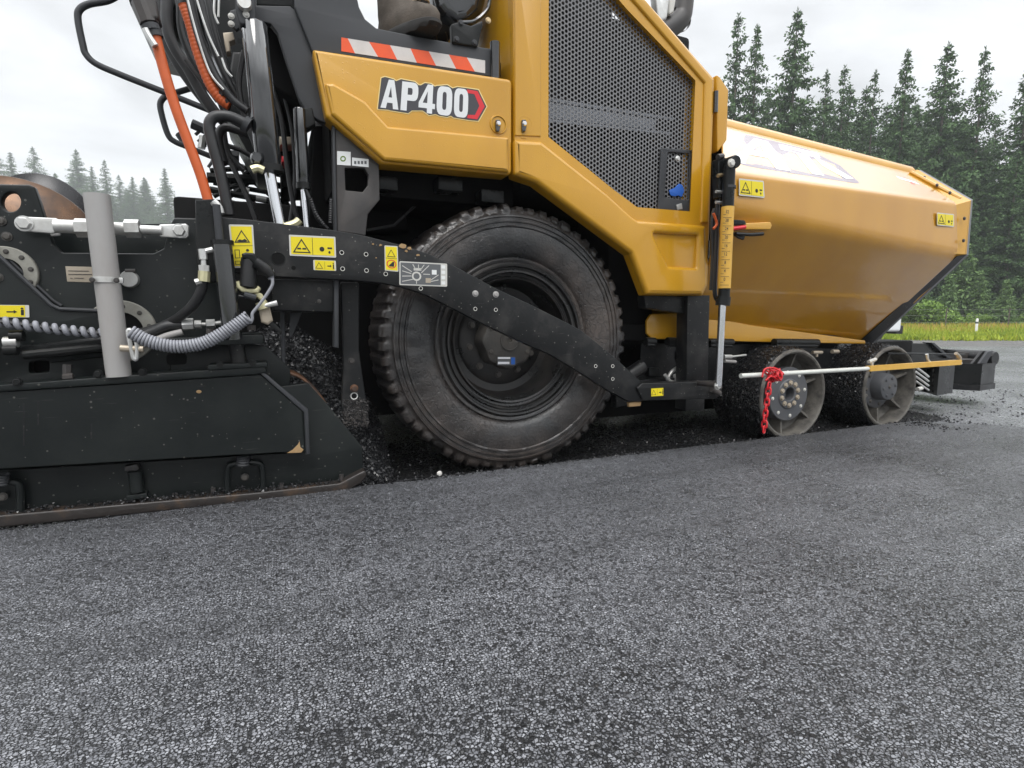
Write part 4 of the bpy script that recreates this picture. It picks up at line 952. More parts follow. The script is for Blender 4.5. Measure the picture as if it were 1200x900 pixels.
# ---------------------------------------------------------------- post, gauge cylinder
b = MB()
b.plate([(806, 346), (832, 346), (829.5, 449), (804.5, 449)], 2.075, 0.08, 'black_scuffed', 0.004)
b.plate([(804, 466), (826, 466), (825.5, 482), (803.5, 481)], 2.075, 0.08, 'black_scuffed', 0.004)
b.plate([(755, 345), (806, 348), (806, 368), (757, 361)], 2.10, 0.06, 'black_scuffed', 0.004)
b.build('guide_post', paver)
GY = 1.84
gc = empty('levelling_cylinder', P(850, 270, GY), paver)
b = MB(); b.tube([P(855, 192, GY), P(848, 355, GY)], pxr(850, 270, GY, 7.0), 'black_paint', 20)
b.lathe([(0, -0.03), (0.024, -0.03), (0.027, -0.024), (0.027, 0.02)], P(857, 191, GY), 'black_paint', 20)
b.lathe([(0.031, -0.006), (0.031, 0.006)], (0, 0, 0), 'void', 3) if False else None
b.build('barrel', gc); bolt(P(857, 191, GY - 0.03), 0.014, gc, 'label_border', 'bolt')
b = MB(); b.tube([P(854.7, 218, GY), P(854.5, 221, GY)], pxr(850, 270, GY, 7.8), 'grey_satin', 20); b.build('clamp_band', gc)
b = MB(); b.tube([P(848, 348, GY), P(846.8, 358, GY)], pxr(850, 270, GY, 8.6), 'black_paint', 16); b.build('gland', gc)
b = MB(); b.tube([P(846.5, 356, GY), P(841.5, 452, GY)], pxr(845, 400, GY, 4.2), 'chrome', 16); b.build('piston_rod', gc)
_ax = lambda y: lerp(855, 848, (y - 192) / 163)
b = MB(); b.tube([P(_ax(242.5), 242.5, GY), P(_ax(338), 338, GY)], pxr(850, 270, GY, 7.5), 'rod_yellow', 24)
sc_ = b.build('scale_sleeve', gc)
def digits(txt, px, py, hgt, Y, bm_):
    fc = bpy.data.curves.new('t', 'FONT'); fc.body = txt; fc.size = 1.0; fc.align_x = 'CENTER'; fc.offset = 0.012
    ob = bpy.data.objects.new('t', fc); me = ob.to_mesh(); s_ = pxr(px, py, Y, hgt)
    c = P(px, py, Y); bm_.add([(c.x + x.co.x * s_, Y - x.co.z, c.z + (x.co.y - 0.35) * s_) for x in me.vertices], [tuple(x.vertices) for x in me.polygons], 'label_black')
    ob.to_mesh_clear(); bpy.data.objects.remove(ob); bpy.data.curves.remove(fc)
b = MB(); YG = GY - pxr(850, 270, GY, 7.5) - 0.001
for i, t in enumerate(('32', '28', '24', '20', '16', '12', '8', '4', '0')):
    py = 248 + i * 9.9; px = _ax(py) - 0.2
    digits(t, px, py, 5.5, YG, b)
    for dy in (3.3, 6.6):
        q = [(px - 5, py + dy), (px - 1.5 if dy < 4 else px + 5, py + dy), (px - 1.5 if dy < 4 else px + 5, py + dy + 0.5), (px - 5, py + dy + 0.5)]
        b.decal(q, YG, 'label_black')
b.build('scale_marks', sc_)
b = MB(); b.plate([(842, 186), (849, 184), (856, 186), (858, 197), (851, 205), (849, 232), (843, 232)], GY + 0.03, 0.04, 'black_paint', 0.005, 0.006)
b.tube(PP([(841, 184), (847, 183)], GY + 0.03), 0.012, 'plate_brown', 10); b.tube(PP([(839, 224.5), (848, 225.5)], GY + 0.03), 0.007, 'zinc', 8); b.tube(PP([(839, 237), (848, 238)], GY + 0.03), 0.007, 'zinc', 8); b.tube(PP([(841, 206), (846, 205)], GY + 0.03), 0.008, 'brass', 8)
b.build('cylinder_bracket', paver)
b = MB(); b.tube(PP([(841, 232), (839, 300), (838, 345), (846, 355)], GY + 0.06), 0.010, 'rubber', 8, 5); b.tube(PP([(838, 245), (835, 262), (836, 300), (834, 340)], GY + 0.08), 0.012, 'rubber', 8, 5); b.tube(PP([(836, 250), (840, 262), (836, 268)], GY + 0.05), 0.006, 'orange', 6, 4); b.build('hose', paver)

# ---------------------------------------------------------------- tow arm
AY = 1.975
arm_top = [(240, 252), (261, 254.5), (295, 257.5), (330, 262), (390, 269.5), (425, 275.5), (450, 282), (477, 289), (501, 297), (527, 309), (552, 322), (582, 338.5), (620, 356), (662, 377), (681, 387), (700, 402), (725, 423), (750, 446)]
arm_bot = [(752, 470), (738, 471), (715, 459), (684, 439), (647, 416.5), (616, 403), (586, 389), (555, 374), (526, 359), (500, 346), (480, 339), (450, 332), (415, 328.5), (372, 326.5), (325, 324), (275, 320), (240, 318)]
b = MB(); b.plate(arm_top + arm_bot, AY, 0.035, 'black_scuffed', 0.003)
arm = b.build('tow_arm', paver)
b = MB(); b.plate([(747, 455), (753, 449), (841, 447), (846, 452), (846, 462), (838, 467.5), (754, 469.5)], AY - 0.012, 0.055, 'black_scuffed', 0.004, 0.004); foot = b.build('arm_foot', arm)
b = MB(); b.tube(PP([(834, 456), (843, 461)], AY - 0.03), 0.014, 'plate_brown', 12); b.tube(PP([(840, 446), (842, 455)], AY - 0.02), 0.018, 'plate_brown', 12); b.build('pivot_pin', foot); b = MB(); b.tube([P(841, 452, 1.845), P(841, 452, 1.845) + Vector((0, .13, 0))], 0.012, 'plate_brown', 12); b.build('pivot_pin', foot); bolt(P(841, 452, 1.84), 0.015, foot, 'zinc', 'bolt')
warn([(268, 263), (296.5, 263.5), (299.5, 313), (273, 314)], AY, arm, 'v')
warn([(338.5, 275), (393, 277.5), (394, 302), (339.5, 299.5)], AY, arm, 'h')
warn([(367, 304.5), (393.5, 305.5), (394, 317.5), (367.5, 316.5)], AY, arm, 'p')
warn([(450.5, 287.5), (466, 288.5), (467, 318.5), (451, 317)], AY, arm, 'd')
warn([(762, 455), (778.5, 454), (778.5, 464), (762, 465)], AY - 0.012, foot, 'p', border=False)
b = MB(); c_ = [(468, 306), (524, 309), (524, 336), (468, 334)]; mp_ = lambda l: [bil(c_, u, v_) for u, v_ in l]
rc = lambda a, e, f, g: [(a, e), (f, e), (f, g), (a, g)]
b.decal(rpoly(mp_(rc(0, 0, 1, 1)), 1.5), AY, 'label_border', off=0.001); b.decal(mp_(rc(.025, .05, .865, .95)), AY, 'label_grey', off=0.0016)
b.decal(mp_(circle(.36, .60, .10, 14, .2)), AY, 'label_border', [mp_(circle(.36, .60, .065, 14, .13))], off=0.0022)
b.decal(mp_(rc(.30, .25, .46, .36)), AY, 'label_border', off=0.0022); b.decal(mp_(rc(.68, .30, .78, .5)), AY, 'label_white', off=0.0022); b.decal(mp_(rc(.55, .66, .66, .86)), AY, 'tan', off=0.0022)
for q in ((.06, .18, .26, .42), (.06, .4, .25, .5), (.06, .62, .25, .6), (.06, .84, .28, .74), (.28, .1, .34, .3), (.40, .1, .40, .28), (.52, .1, .44, .34), (.62, .12, .46, .45), (.66, .74, .82, .5), (.66, .8, .82, .72), (.36, .78, .36, .92), (.5, .5, .64, .5)):
    a, c, d, e = q; dx, dy = d - a, e - c; l = math.hypot(dx, dy * .5); nx, ny = -dy * .5 / l * .008, dx / l * .016
    b.decal(mp_([(a + nx, c + ny), (d + nx, e + ny), (d - nx, e - ny), (a - nx, c - ny)]), AY, 'label_border', off=0.0022)
for k in range(4): b.decal(mp_(rc(.88, .08 + k * .23, .96, .22 + k * .23)), AY, 'label_white', off=0.0016)
b.build('diagram_plate', arm)
bolts([(557, 344), (581, 345)], AY, 0.010, arm, 'pole_grey', 'bolt', False)
for q in [(400.5, 296), (401.5, 315), (429, 298), (429.5, 317), (557, 362), (581, 363), (698, 429), (718, 429), (718, 444), (452, 321), (493, 338)]:
    b = MB(); c = P(*q, AY); b.lathe([(0.0055, -0.0012), (0.0075, -0.0016), (0.008, 0.001)], c, 'label_border', 14); b.lathe([(0, -0.0008), (0.0056, -0.0008)], c, 'void', 12); b.build('bolt_hole', arm)
b = MB(); c = P(326, 303.5, AY); b.lathe([(0.020, -0.001), (0.0, -0.001)], c, 'void', 20); b.lathe([(0.019, -0.0015), (0.021, -0.002), (0.022, 0)], c, 'black_paint', 20); c = P(344, 314, AY); b.lathe([(0.007, -0.001), (0.0, -0.001)], c, 'void', 12); b.build('bolt_hole', arm)
b = MB()                                         # clods of dried mud on the arm
for x, y, r in ((472, 289, 4.0), (480, 291, 2.6), (476, 294, 1.8), (490, 299, 1.8), (446, 287, 1.8), (437, 286, 1.3), (441, 302, 1.0)):
    q = circle(x, y, r, 11, r * 0.7); q = [(a + random.uniform(-.3, .3) * r, c + random.uniform(-.25, .25) * r) for a, c in q]; b.plate(q, AY - 0.003, 0.006, 'mud', 0.0)
b.each('dried_mud', arm)
b = MB(); b.plate([(737, 472), (742, 471), (752, 471), (751, 476), (738, 477)], AY + 0.01, 0.02, 'mud', 0.004); b.build('dried_mud', foot)

# cross beam under the arm, guard blade, tall upright
b = MB(); b.plate([(318, 327), (392, 328.5), (392, 366), (320, 364)], 2.02, 0.12, 'black_scuffed', 0.005); xb = b.build('cross_beam', paver)
bolts([(374, 339), (374, 353)], 2.02, 0.006, xb, 'hub', 'bolt', False)
b = MB(); b.plate([(391.5, 327), (397, 327), (397, 408), (391.5, 407)], 2.0, 0.06, 'grey_satin', 0.004); b.build('flange', xb)
b = MB(); b.plate([(399, 330), (421, 331), (420.5, 410), (432.5, 494), (433, 501), (405, 497), (400, 475), (403, 430)], 2.07, 0.03, 'black_scuffed', 0.004, 0.01); gb = b.build('scraper_blade', paver)
bolts([(412, 423)], 2.07, 0.010, gb, 'plate_brown'); bolts([(415, 455)], 2.07, 0.012, gb, 'rust')
b = MB(); c = P(415, 464, 2.07); b.lathe([(0.010, -0.001), (0.0135, -0.002), (0.014, 0)], c, 'zinc', 14); b.lathe([(0, -0.0006), (0.0105, -0.0006)], c, 'void', 12); b.build('bolt_hole', gb)
sp = []
for _ in range(500):
    q = P(rng.uniform(402, 432), rng.uniform(468, 500), 2.068); sp.append((q.x, q.y, q.z, rng.uniform(0.002, 0.005)))
k = stones('stuck_crumbs', [s for s in sp], 'plate_brown'); k.parent = gb; k.location = ORG[k] - ORG[gb]; k['kind'] = 'stuff'
b = MB(); b.plate([(392.5, 149), (444, 188), (445, 234), (431, 251), (428.5, 276), (395, 271)], 2.085, 0.03, 'plate_brown', 0.003, 0.004, [[(404, 197), (427, 197), (432, 205), (431, 217), (425, 225), (405, 223)]], 0.004)
b.plate([(389.5, 146), (392.5, 149), (395, 271), (392, 271)], 2.075, 0.05, 'grey_satin', 0.001); up = b.build('upright_plate', paver)
b = MB(); c_ = [(395, 177), (411, 178), (411, 194), (395, 193)]; b.decal(c_, 2.085, 'label_white', off=0.001); b.decal(circle(402, 186, 3.4, 12), 2.085, 'leaf_green' if 'leaf_green' in MATS else 'grass', [circle(402, 186, 2.0, 12)], off=0.0016); b.build('green_label', up)
b = MB(); c_ = [(412.5, 184.5), (432, 186.5), (432, 196), (412.5, 194)]; b.decal(c_, 2.085, 'label_white', off=0.001)
for k in range(4): b.decal([(415 + k * 4, 188.5), (417.6 + k * 4, 188.8), (417.6 + k * 4, 192.4), (415 + k * 4, 192.1)], 2.085, 'label_grey', off=0.0016)
b.build('white_label', up)

# ---------------------------------------------------------------- platform side, arch plate
b = MB()
b.plate([(345, -30), (416, -30), (418, -6), (421, 8), (428, 22), (441, 32.5), (492, 43), (532, 50), (578, 57), (585, 60), (585, 92), (398, 65), (366, 61), (357, 38), (345, 8)], 2.09, 0.05, 'grey_satin', 0.006, 0.008)
plat = b.build('platform_side', paver)
b = MB(); FZ = P(490, 42.5, 2.09).z
b.box((0.30, 2.145, FZ - 0.06), (0.89, 4.1, FZ - 0.004), 'black_paint', 0.006); b.build('platform_floor', plat)
b = MB(); b.tube([P(580, 50, 2.085), P(580, 94, 2.085)], 0.020, 'black_gloss', 16); b.build('corner_post', plat)
st = [400, 407.5, 432.5, 457, 481, 502.5, 526, 547, 568.5]; sb = [400, 416, 443, 465.5, 488.5, 511, 534.5, 556.5, 568.5]
ty = lambda x: 43.8 + (x - 400) * 0.1605; by = lambda x: 60 + (x - 400) * 0.153
b = MB()
for i in range(8):
    b.decal([(st[i], ty(st[i])), (st[i + 1], ty(st[i + 1])), (sb[i + 1], by(sb[i + 1])), (sb[i], by(sb[i]))], 2.09, 'stripe_red' if i % 2 == 0 else 'stripe_white', off=0.0012)
b.build('hazard_stripe', plat)
b = MB(); b.plate([(296, 6), (340, 7), (355, 20), (362, 38), (368, 56), (384, 134), (383, 144), (374, 141), (360, 132), (350, 115), (335, 70), (325, 38), (317, 27.5), (300, 24)], 2.105, 0.03, 'grey_satin', 0.003, 0.006); b.build('arch_plate', paver)
b = MB(); b.plate([(300, -40), (415, -40), (418, 10), (400, 60), (372, 62), (355, 22), (340, 8), (300, 6)], 2.16, 0.3, 'black_paint', 0.006); b.build('rear_fascia', paver)
# console shell
b = MB(); b.plate([(500, -46), (574, -46), (573, -5), (567, 16), (552, 27), (536, 30), (520, 18), (512, 6)], 2.24, 0.35, 'black_gloss', 0.05, 0.03, res=5); cons = b.build('console', paver)
b = MB(); b.tube(PP([(576, -46), (574, 0), (569, 14), (556, 25), (538, 26.5)], 2.21), 0.008, 'black_gloss', 10, 6); b.build('trim_pipe', cons)
b = MB(); b.plate([(529, 28), (538, 25.5), (552, 30), (566, 24), (566, 30), (560, 55), (530, 50)], 2.08, 0.03, 'black_paint', 0.005, 0.008); bk = b.build('console_bracket', plat)
bolts([(540, 27), (535, 46), (556, 50)], 2.08, 0.009, bk, 'grey_satin'); bolts([(572, 24)], 2.1, 0.009, cons, 'brass')


# ---------------------------------------------------------------- hydraulic cylinders
def cyl(name, p0, p1, r0, q1, r1, Y, m='black_gloss'):
    e = empty(name, P(*p0, Y), paver); b = MB(); rr = pxr(*p0, Y, r0)
    a, c, d = P(*p0, Y), P(*p1, Y), P(*q1, Y); u = (c - a).normalized()
    b.tube([a, a + u * 0.004, c - u * 0.004, c], [rr * .93, rr, rr, rr * .93], m, 32); b.build('barrel', e)
    b = MB(); b.tube([c - u * 0.012, c + u * 0.008], rr * 1.12, 'black_paint', 28); b.build('gland', e)
    b = MB(); b.tube([c, d], pxr(*p1, Y, r1), 'chrome', 24); b.build('piston_rod', e); return e
lc = cyl('lift_cylinder', (297.5, 28), (315.5, 199), 15.2, (328, 264), 6.3, 2.03)
b = MB(); b.plate([(275.5, -40), (298, -40), (300, 27), (281, 29), (276, 10)], 2.0, 0.06, 'grey_satin', 0.006, 0.01); b.build('clevis', lc)
c = P(286.5, 5.5, 2.0); b = MB(); b.lathe([(0, -0.02), (0.019, -0.02), (0.021, -0.015), (0.021, 0.01)], c, 'zinc', 24); b.build('clevis_pin', lc); bolt(P(288.5, 17, 2.0), 0.008, lc, 'label_border', 'bolt', hexa=False)
b = MB(); b.lathe([(0, -0.02), (0.014, -0.02), (0.019, -0.012), (0.019, 0.02)], P(301, 186, 2.0), 'black_gloss', 16); b.build('port_plug', lc)
b = MB(); b.tube(PP([(295, 199), (302, 197), (309, 200)], 1.99), 0.013, 'zinc_yellow', 8, 3); b.build('hose_fitting', lc)
tcyl = cyl('tilt_cylinder', (351, 128), (355.5, 219), 7.6, (360, 270), 3.4, 2.10)
b = MB(); b.plate([(346, 126), (366, 126), (370, 145), (358, 152), (346, 146)], 2.09, 0.06, 'black_paint', 0.006); b.build('clevis', tcyl)
for q, z in (([(278, 10), (283, 20), (285, 28), (277, 35), (271, 30), (268, 18), (270, 12)], 2.12),):
    b = MB(); b.plate(q, z, 0.02, 'grey_satin', 0.003); k = b.build('link_plate', paver); bolts([(267 + 4, 19), (269 + 2, 28)], z, 0.008, k, 'label_border', 'bolt', False)
b = MB(); b.plate([(261, 38), (273, 37), (275, 46), (269, 49), (270, 60), (265, 61), (263, 50)], 2.14, 0.04, 'tan', 0.004); b.build('valve_block', paver)

# ---------------------------------------------------------------- hoses, pipes and rails at the rear
def hose(name, pts, Y, r, m='rubber', seg=12, sm=8, parent=None, label=None):
    b = MB(); q = PP(pts, Y); p0 = pts[len(pts) // 2]; b.tube(q, pxr(p0[0], p0[1], p0[2] if len(p0) > 2 else Y, r), m, seg, sm); return b.build(name, parent or paver, label)
def ribbed(name, pts, Y, r, m, step=0.006, amp=0.10, parent=None):
    q = catmull(PP(pts, Y), 40); out = [q[0]]; 
    for p in q[1:]:
        if (p - out[-1]).length >= step / 3: out.append(p)
    p0 = pts[len(pts) // 2]; rr = pxr(p0[0], p0[1], Y, r); b = MB(); b.tube(out, [rr * (1 + amp * math.cos(2 * PI * i / 3)) for i in range(len(out))], m, 16); return b.build(name, parent or paver, ang=60)
oh = hose('orange_hose', [(181, 36), (184, 50), (193, 85), (206, 127), (222, 170), (235, 205), (245, 238)], 2.02, 6.0, 'orange', 18, label='smooth orange hydraulic hose')
b = MB(); b.tube(PP([(165, 2), (175, 28)], 2.02), pxr(170, 20, 2.02, 11), 'plate_brown', 8); b.tube(PP([(176, 30), (179, 37)], 2.02), pxr(170, 20, 2.02, 10), 'grey_satin', 14); b.plate([(158, -30), (176, -30), (182, 4), (186, 20), (174, 28), (166, 18)], 2.0, 0.07, 'plate_brown', 0.008, 0.01)
b.tube(PP([(180, 36), (183, 44)], 2.02), pxr(170, 20, 2.02, 8.4), 'grey_satin', 14); b.tube(PP([(170, 34), (174, 42), (182, 54)], 2.0), 0.010, 'zinc', 8, 4); b.build('hose_coupling', oh)
o2 = ribbed('corrugated_hose', [(216, 6), (224, 30), (232, 60), (245, 95), (258, 115), (270, 124)], 2.08, 6.5, 'orange', 0.009, 0.06)
b = MB(); 
for q in ((259, 108, 263, 113), (265, 118, 269, 121)): b.tube(PP([(q[0], q[1]), (q[2], q[3])], 2.08), pxr(258, 110, 2.08, 7.2), 'rubber', 14)
b.each('cable_tie', o2)
hose('hydraulic_hose', [(196, -10), (196, 30), (204, 55), (220, 80), (238, 112), (254, 134)], 2.16, 6.5)
hose('hydraulic_hose', [(190, -20), (186, 10), (192, 40), (206, 70), (226, 100), (250, 130), (262, 142)], 2.25, 6.5)
hose('hydraulic_hose', [(212, -10), (212, 30), (222, 62), (240, 95), (256, 118)], 2.2, 4.5)
hose('hydraulic_hose', [(218, 70), (232, 90), (250, 112), (264, 126)], 2.12, 2.6)
hose('hydraulic_hose', [(222, -10), (226, 15), (236, 50), (252, 88), (272, 116), (290, 130)], 2.06, 5.0)
b = MB()
for q in ([(218, -10), (222, 8), (232, 45), (246, 85), (262, 105)], [(229, -10), (232, 4), (244, 40), (256, 66)], [(252, -10), (251, 14), (256, 28)], [(257, -10), (256, 20)], [(260, 68), (265, 82), (272, 90)]): b.tube(PP(q, 2.04), 0.0035, 'zinc', 6, 5)
b.each('steel_line', paver)
lp = hose('hydraulic_hose', [(290, 146), (270, 137), (252, 137), (245, 148), (250, 172), (259, 205), (266, 240), (268, 252)], 2.02, 6.5)
b = MB(); b.tube(PP([(286, 144), (292, 148)], 2.02), 0.026, 'grey_satin', 12); b.build('hose_fitting', lp)
hose('hydraulic_hose', [(298, 160), (276, 152), (262, 150), (256, 162), (262, 190)], 2.3, 5)
hr1 = hose('handrail', [(150, -14), (128, 0), (104, 5), (93, 12), (91.5, 24), (97, 52), (101, 64), (113, 75), (140, 87), (195, 109), (262, 136)], 2.75, 3.9, 'grey_satin', 14, 10)
hose('handrail', [(262, 92), (205, 109), (195, 112), (188, 121), (190, 136), (197, 158), (205, 166), (222, 173), (260, 188), (300, 200)], 3.1, 3.4, 'grey_satin', 14, 10)
b = MB()
b.tube(PP([(225, 145), (250, 156), (262, 164)], 3.3), 0.025, 'grey_satin', 8); b.tube(PP([(211, 156), (222, 172)], 3.3), 0.025, 'grey_satin', 8); b.tube(PP([(229, 158), (240, 148)], 3.3), 0.008, 'grey_satin', 6); b.tube(PP([(232, 166), (242, 156), (240, 172)], 3.3), 0.008, 'grey_satin', 6); b.tube(PP([(238, 160), (236, 174)], 3.3), 0.018, 'zinc', 8)
b.build('rear_step', paver)
b = MB(); b.tube(PP([(258, 188), (270, 184), (280, 185)], 2.4), 0.025, 'grey_satin', 8, 4); b.tube(PP([(244, 196), (249, 188), (249, 180)], 2.6), 0.006, 'grey_satin', 6, 4); b.each('pipe_bend', paver)
for pts, Y, r in (([(206, -20), (212, 20), (226, 60), (246, 100), (262, 128)], 2.3, 3.2), ([(232, -20), (240, 20), (252, 60), (270, 100), (288, 126)], 2.22, 4.2), ([(240, -20), (250, 30), (262, 70), (280, 112), (296, 150)], 2.28, 3.4), ([(262, 96), (258, 120), (270, 140), (292, 152)], 2.2, 3.0),
                  ([(268, 120), (262, 150), (268, 180), (286, 200)], 2.35, 3.6), ([(286, 60), (280, 100), (288, 140), (302, 178)], 2.2, 3.2), ([(250, 150), (262, 168), (282, 176), (306, 190)], 2.4, 3.0), ([(318, 100), (330, 140), (336, 190), (344, 240), (352, 266)], 2.3, 3.0), ([(330, 100), (342, 150), (346, 210), (340, 262)], 2.36, 2.6), ([(268, 186), (280, 210), (292, 236), (300, 258)], 2.3, 3.0)):
    hose('hydraulic_hose', pts, Y, r)
# dark clutter behind the cylinders
b = MB()
b.plate([(300, 20), (318, 28), (326, 38), (337, 68), (346, 100), (350, 120), (318, 100), (306, 60)], 2.3, 0.3, 'void', 0.01)
b.plate([(138, -40), (300, -40), (300, 120), (278, 112), (262, 96), (252, 62), (240, 30), (226, 4), (206, 6), (192, 30), (170, 24), (152, 4)], 2.6, 0.5, 'black_paint', 0.01)
b.plate([(272, 60), (296, 60), (300, 140), (318, 200), (300, 196), (280, 160), (262, 128)], 2.5, 0.4, 'black_paint', 0.01)
b.plate([(318, 84), (346, 88), (348, 92), (318, 90)], 2.5, 0.1, 'black_paint', 0.003)
b.plate([(315, 96), (352, 99), (362, 118), (358, 130), (320, 124)], 2.5, 0.3, 'black_paint', 0.01)
b.plate([(320, 126), (346, 128), (352, 150), (330, 162), (322, 162)], 2.6, 0.3, 'black_paint', 0.01)
b.plate([(328, 160), (352, 160), (356, 220), (330, 220)], 2.7, 0.3, 'void', 0.01)
b.plate([(366, 146), (392, 146), (394, 272), (362, 268)], 2.45, 0.5, 'void', 0.01)
b.plate([(385, 150), (460, 190), (480, 270), (386, 272)], 2.5, 0.5, 'void', 0.01)
b.plate([(327, 159), (350, 160), (350, 170), (328, 170)], 2.45, 0.1, 'tan', 0.01)
b.plate([(330, 182), (338, 183), (338, 191), (330, 190)], 2.45, 0.1, 'label_red', 0.01)
b.build('hydraulic_bay', paver)
b = MB()
for q in [(243, 208, 320, 212, 6), (246, 222, 330, 238, 4), (250, 230, 300, 204, 3), (285, 205, 318, 190, 3), (262, 236, 340, 262, 5), (300, 214, 345, 250, 4), (320, 216, 352, 222, 4), (268, 215, 300, 240, 2.5), (330, 232, 352, 262, 4), (250, 244, 300, 252, 5), (258, 252, 350, 262, 4), (285, 240, 330, 244, 4), (250, 214, 352, 232, 3), (256, 240, 296, 210, 3), (300, 196, 340, 206, 5), (318, 244, 352, 226, 3), (246, 200, 300, 196, 3)]:
    b.tube([P(q[0], q[1], 3.0), P(q[2], q[3], 3.0)], pxr(300, 220, 3.0, q[4]), 'black_paint', 8)
for q in [(258, 224, 270, 226), (284, 222, 292, 224), (300, 232, 312, 234), (318, 226, 322, 234)]: b.tube([P(q[0], q[1], 2.95), P(q[2], q[3], 2.95)], 0.014, 'zinc', 8)
b.build('walkway_frame', paver)
hose('hydraulic_hose', [(358, 222), (366, 240), (372, 256), (384, 268)], 2.09, 2.2)
ribbed('corrugated_hose', [(364, 232), (370, 250), (380, 264)], 2.07, 2.0, 'rubber', 0.006, 0.2); ribbed('corrugated_hose', [(388, 232), (387, 262)], 2.07, 2.0, 'rubber', 0.006, 0.2)
b = MB(); b.tube(PP([(334, 266), (346, 262), (351, 258)], 2.02), 0.014, 'zinc_yellow', 8, 3); b.build('hose_fitting', paver)
# ---------------------------------------------------------------- screed
scr_e = empty('screed', P(150, 600, 2.1), paver)
def sub(b, name, parent=None, **k): return b.build(name, parent or scr_e, **k)
b = MB(); b.plate([(-90, 470), (330, 453), (361, 449), (383, 473), (424.5, 524), (426, 558), (402, 568), (-90, 620)], 2.065, 0.045, 'black_screed', 0.003, 0.012); eg = sub(b, 'end_gate')
b = MB(); b.box((-0.95, 2.2, 0.10), (-0.02, 4.3, 0.5), 'black_screed', 0.01); sub(b, 'screed_body')
b = MB(); b.plate([(-90, 463), (302, 437.5), (307, 438.5), (357, 482), (360, 531), (-90, 558.5)], 1.995, 0.07, 'black_screed', 0.010, 0.004, res=3); sb_ = sub(b, 'side_plate')
b = MB(); b.plate([(-90, 458), (150, 440), (310, 429.5), (313, 436), (300, 439), (-90, 465)], 1.985, 0.10, 'black_screed', 0.003); b.plate([(244, 428), (312, 424.5), (314, 430), (244, 434)], 1.98, 0.12, 'black_screed', 0.003)
sub(b, 'top_ledge')
bolts([(20, 447.5), (115, 438), (167, 436), (258, 428), (296, 426)], 1.984, 0.010, sb_, 'black_paint')
b = MB(); b.plate([(304, 437), (310, 437), (361, 480), (363.5, 532), (358.5, 533), (356, 483)], 1.988, 0.02, 'grey_satin', 0.004); sub(b, 'edge_trim', sb_)
b = MB(); b.plate([(343, 527), (349, 521), (351, 517), (352, 524), (356, 527), (353, 530.5), (336, 531)], 1.9945, 0.002, 'mud', 0.0005); b.plate(circle(233, 459, 3.2, 10, 2), 1.994, 0.004, 'mud', 0.001); b.each('dried_mud', sb_)
b = MB()
for x, y0, y1 in ((27, 473, 522), (106, 497, 514), (44, 470, 498)): b.plate([(x, y0), (x + 1.6, y0), (x + 1.6, y1), (x, y1)], 1.9944, 0.0015, 'black_scuffed', 0.0004)
b.each('scratch', sb_)
b = MB(); b.plate([(-90, 612), (300, 577.5), (398, 566.5), (420, 555), (428, 551), (430, 557), (424, 566), (404, 577.5), (-90, 628)], 2.02, 0.12, 'skid_rust', 0.006, 0.01); sub(b, 'skid_shoe')
def spring(px, py, w, h, Y, parent, n=4):
    c0, c1 = P(px, py, Y), P(px, py + h, Y); r = pxr(px, py, Y, w); q = []
    for i in range(n * 16): 
        a = 2 * PI * i / 16; t = i / (n * 16); p = c0.lerp(c1, t); q.append((p.x + r * math.cos(a), p.y + r * math.sin(a), p.z))
    b = MB(); b.tube(q, 0.0045, 'grey_satin', 6); return b.build('spring', parent)
for x, y in ((287, 545), (3, 568)):
    b = MB(); b.tube(PP([(x - 21, y + 35), (x - 20, y + 6), (x - 14, y - 1), (x + 12, y - 3), (x + 20, y + 3), (x + 21, y + 33)], 2.045), 0.010, 'black_screed', 10, 5); k = sub(b, 'bracket_loop', eg); bolt(P(x, y + 14, 2.05), 0.010, k, 'hub')
    spring(x - 2, y - 12, 6, 12, 2.03, eg)
b = MB(); b.tube(PP([(158, 552), (161, 576)], 2.045), 0.020, 'black_screed', 14); b.plate([(146, 547), (160, 544), (163, 549), (160, 552), (146, 552)], 2.03, 0.03, 'plate_brown', 0.003); b.plate([(148, 581), (172, 578), (172, 584), (148, 587)], 2.03, 0.04, 'black_screed', 0.003); sub(b, 'adjusting_bolt', eg)
for x, y in ((60, 592), (250, 572), (400, 556), (205, 578), (330, 566)):
    b = MB(); b.tube([P(x, y, 2.045), P(x, y + 9, 2.045)], 0.008, 'plate_brown', 8); b.build('stud', eg)
sp = []
for _ in range(650):
    x = rng.uniform(-20, 410); y = 612 - (x + 90) * 0.092 - rng.uniform(0, 5) - (4 if rng.random() < 0.2 else 0); q = P(x, y, 2.045); sp.append((q.x, q.y - rng.uniform(0, .02), q.z, rng.uniform(0.002, 0.0065)))
k = stones('stuck_crumbs', sp, 'stone_black'); k.parent = eg; k.location = ORG[k] - ORG[eg]; k['kind'] = 'stuff'
b = MB(); b.plate([(200, 404), (288, 401.5), (312, 406), (340, 432), (340, 452), (200, 456)], 2.09, 0.03, 'black_screed', 0.003); sub(b, 'bearer_plate')
b = MB(); b.plate([(-90, 404), (200, 398), (200, 458), (-90, 470)], 2.12, 0.04, 'black_screed', 0.003, 0, [rpoly([(195, 415), (218, 414), (218, 428), (195, 428)], 4) if False else rpoly([(34, 424), (58, 422), (58, 436), (34, 438)], 4)]); sub(b, 'rear_plate')
b = MB(); b.decal(rpoly([(195, 415), (219, 414), (219, 427), (195, 428)], 5), 2.088, 'void'); sub(b, 'oval_slot')
b = MB(); b.tube(PP([(28, 411), (70, 406), (124, 399)], 2.06), 0.016, 'black_paint', 10); b.tube(PP([(28, 416), (70, 412), (126, 406)], 2.04), 0.014, 'black_paint', 10); b.tube(PP([(60, 420), (126, 413)], 2.08), 0.014, 'black_screed', 8); sub(b, 'tie_rod')
b = MB()
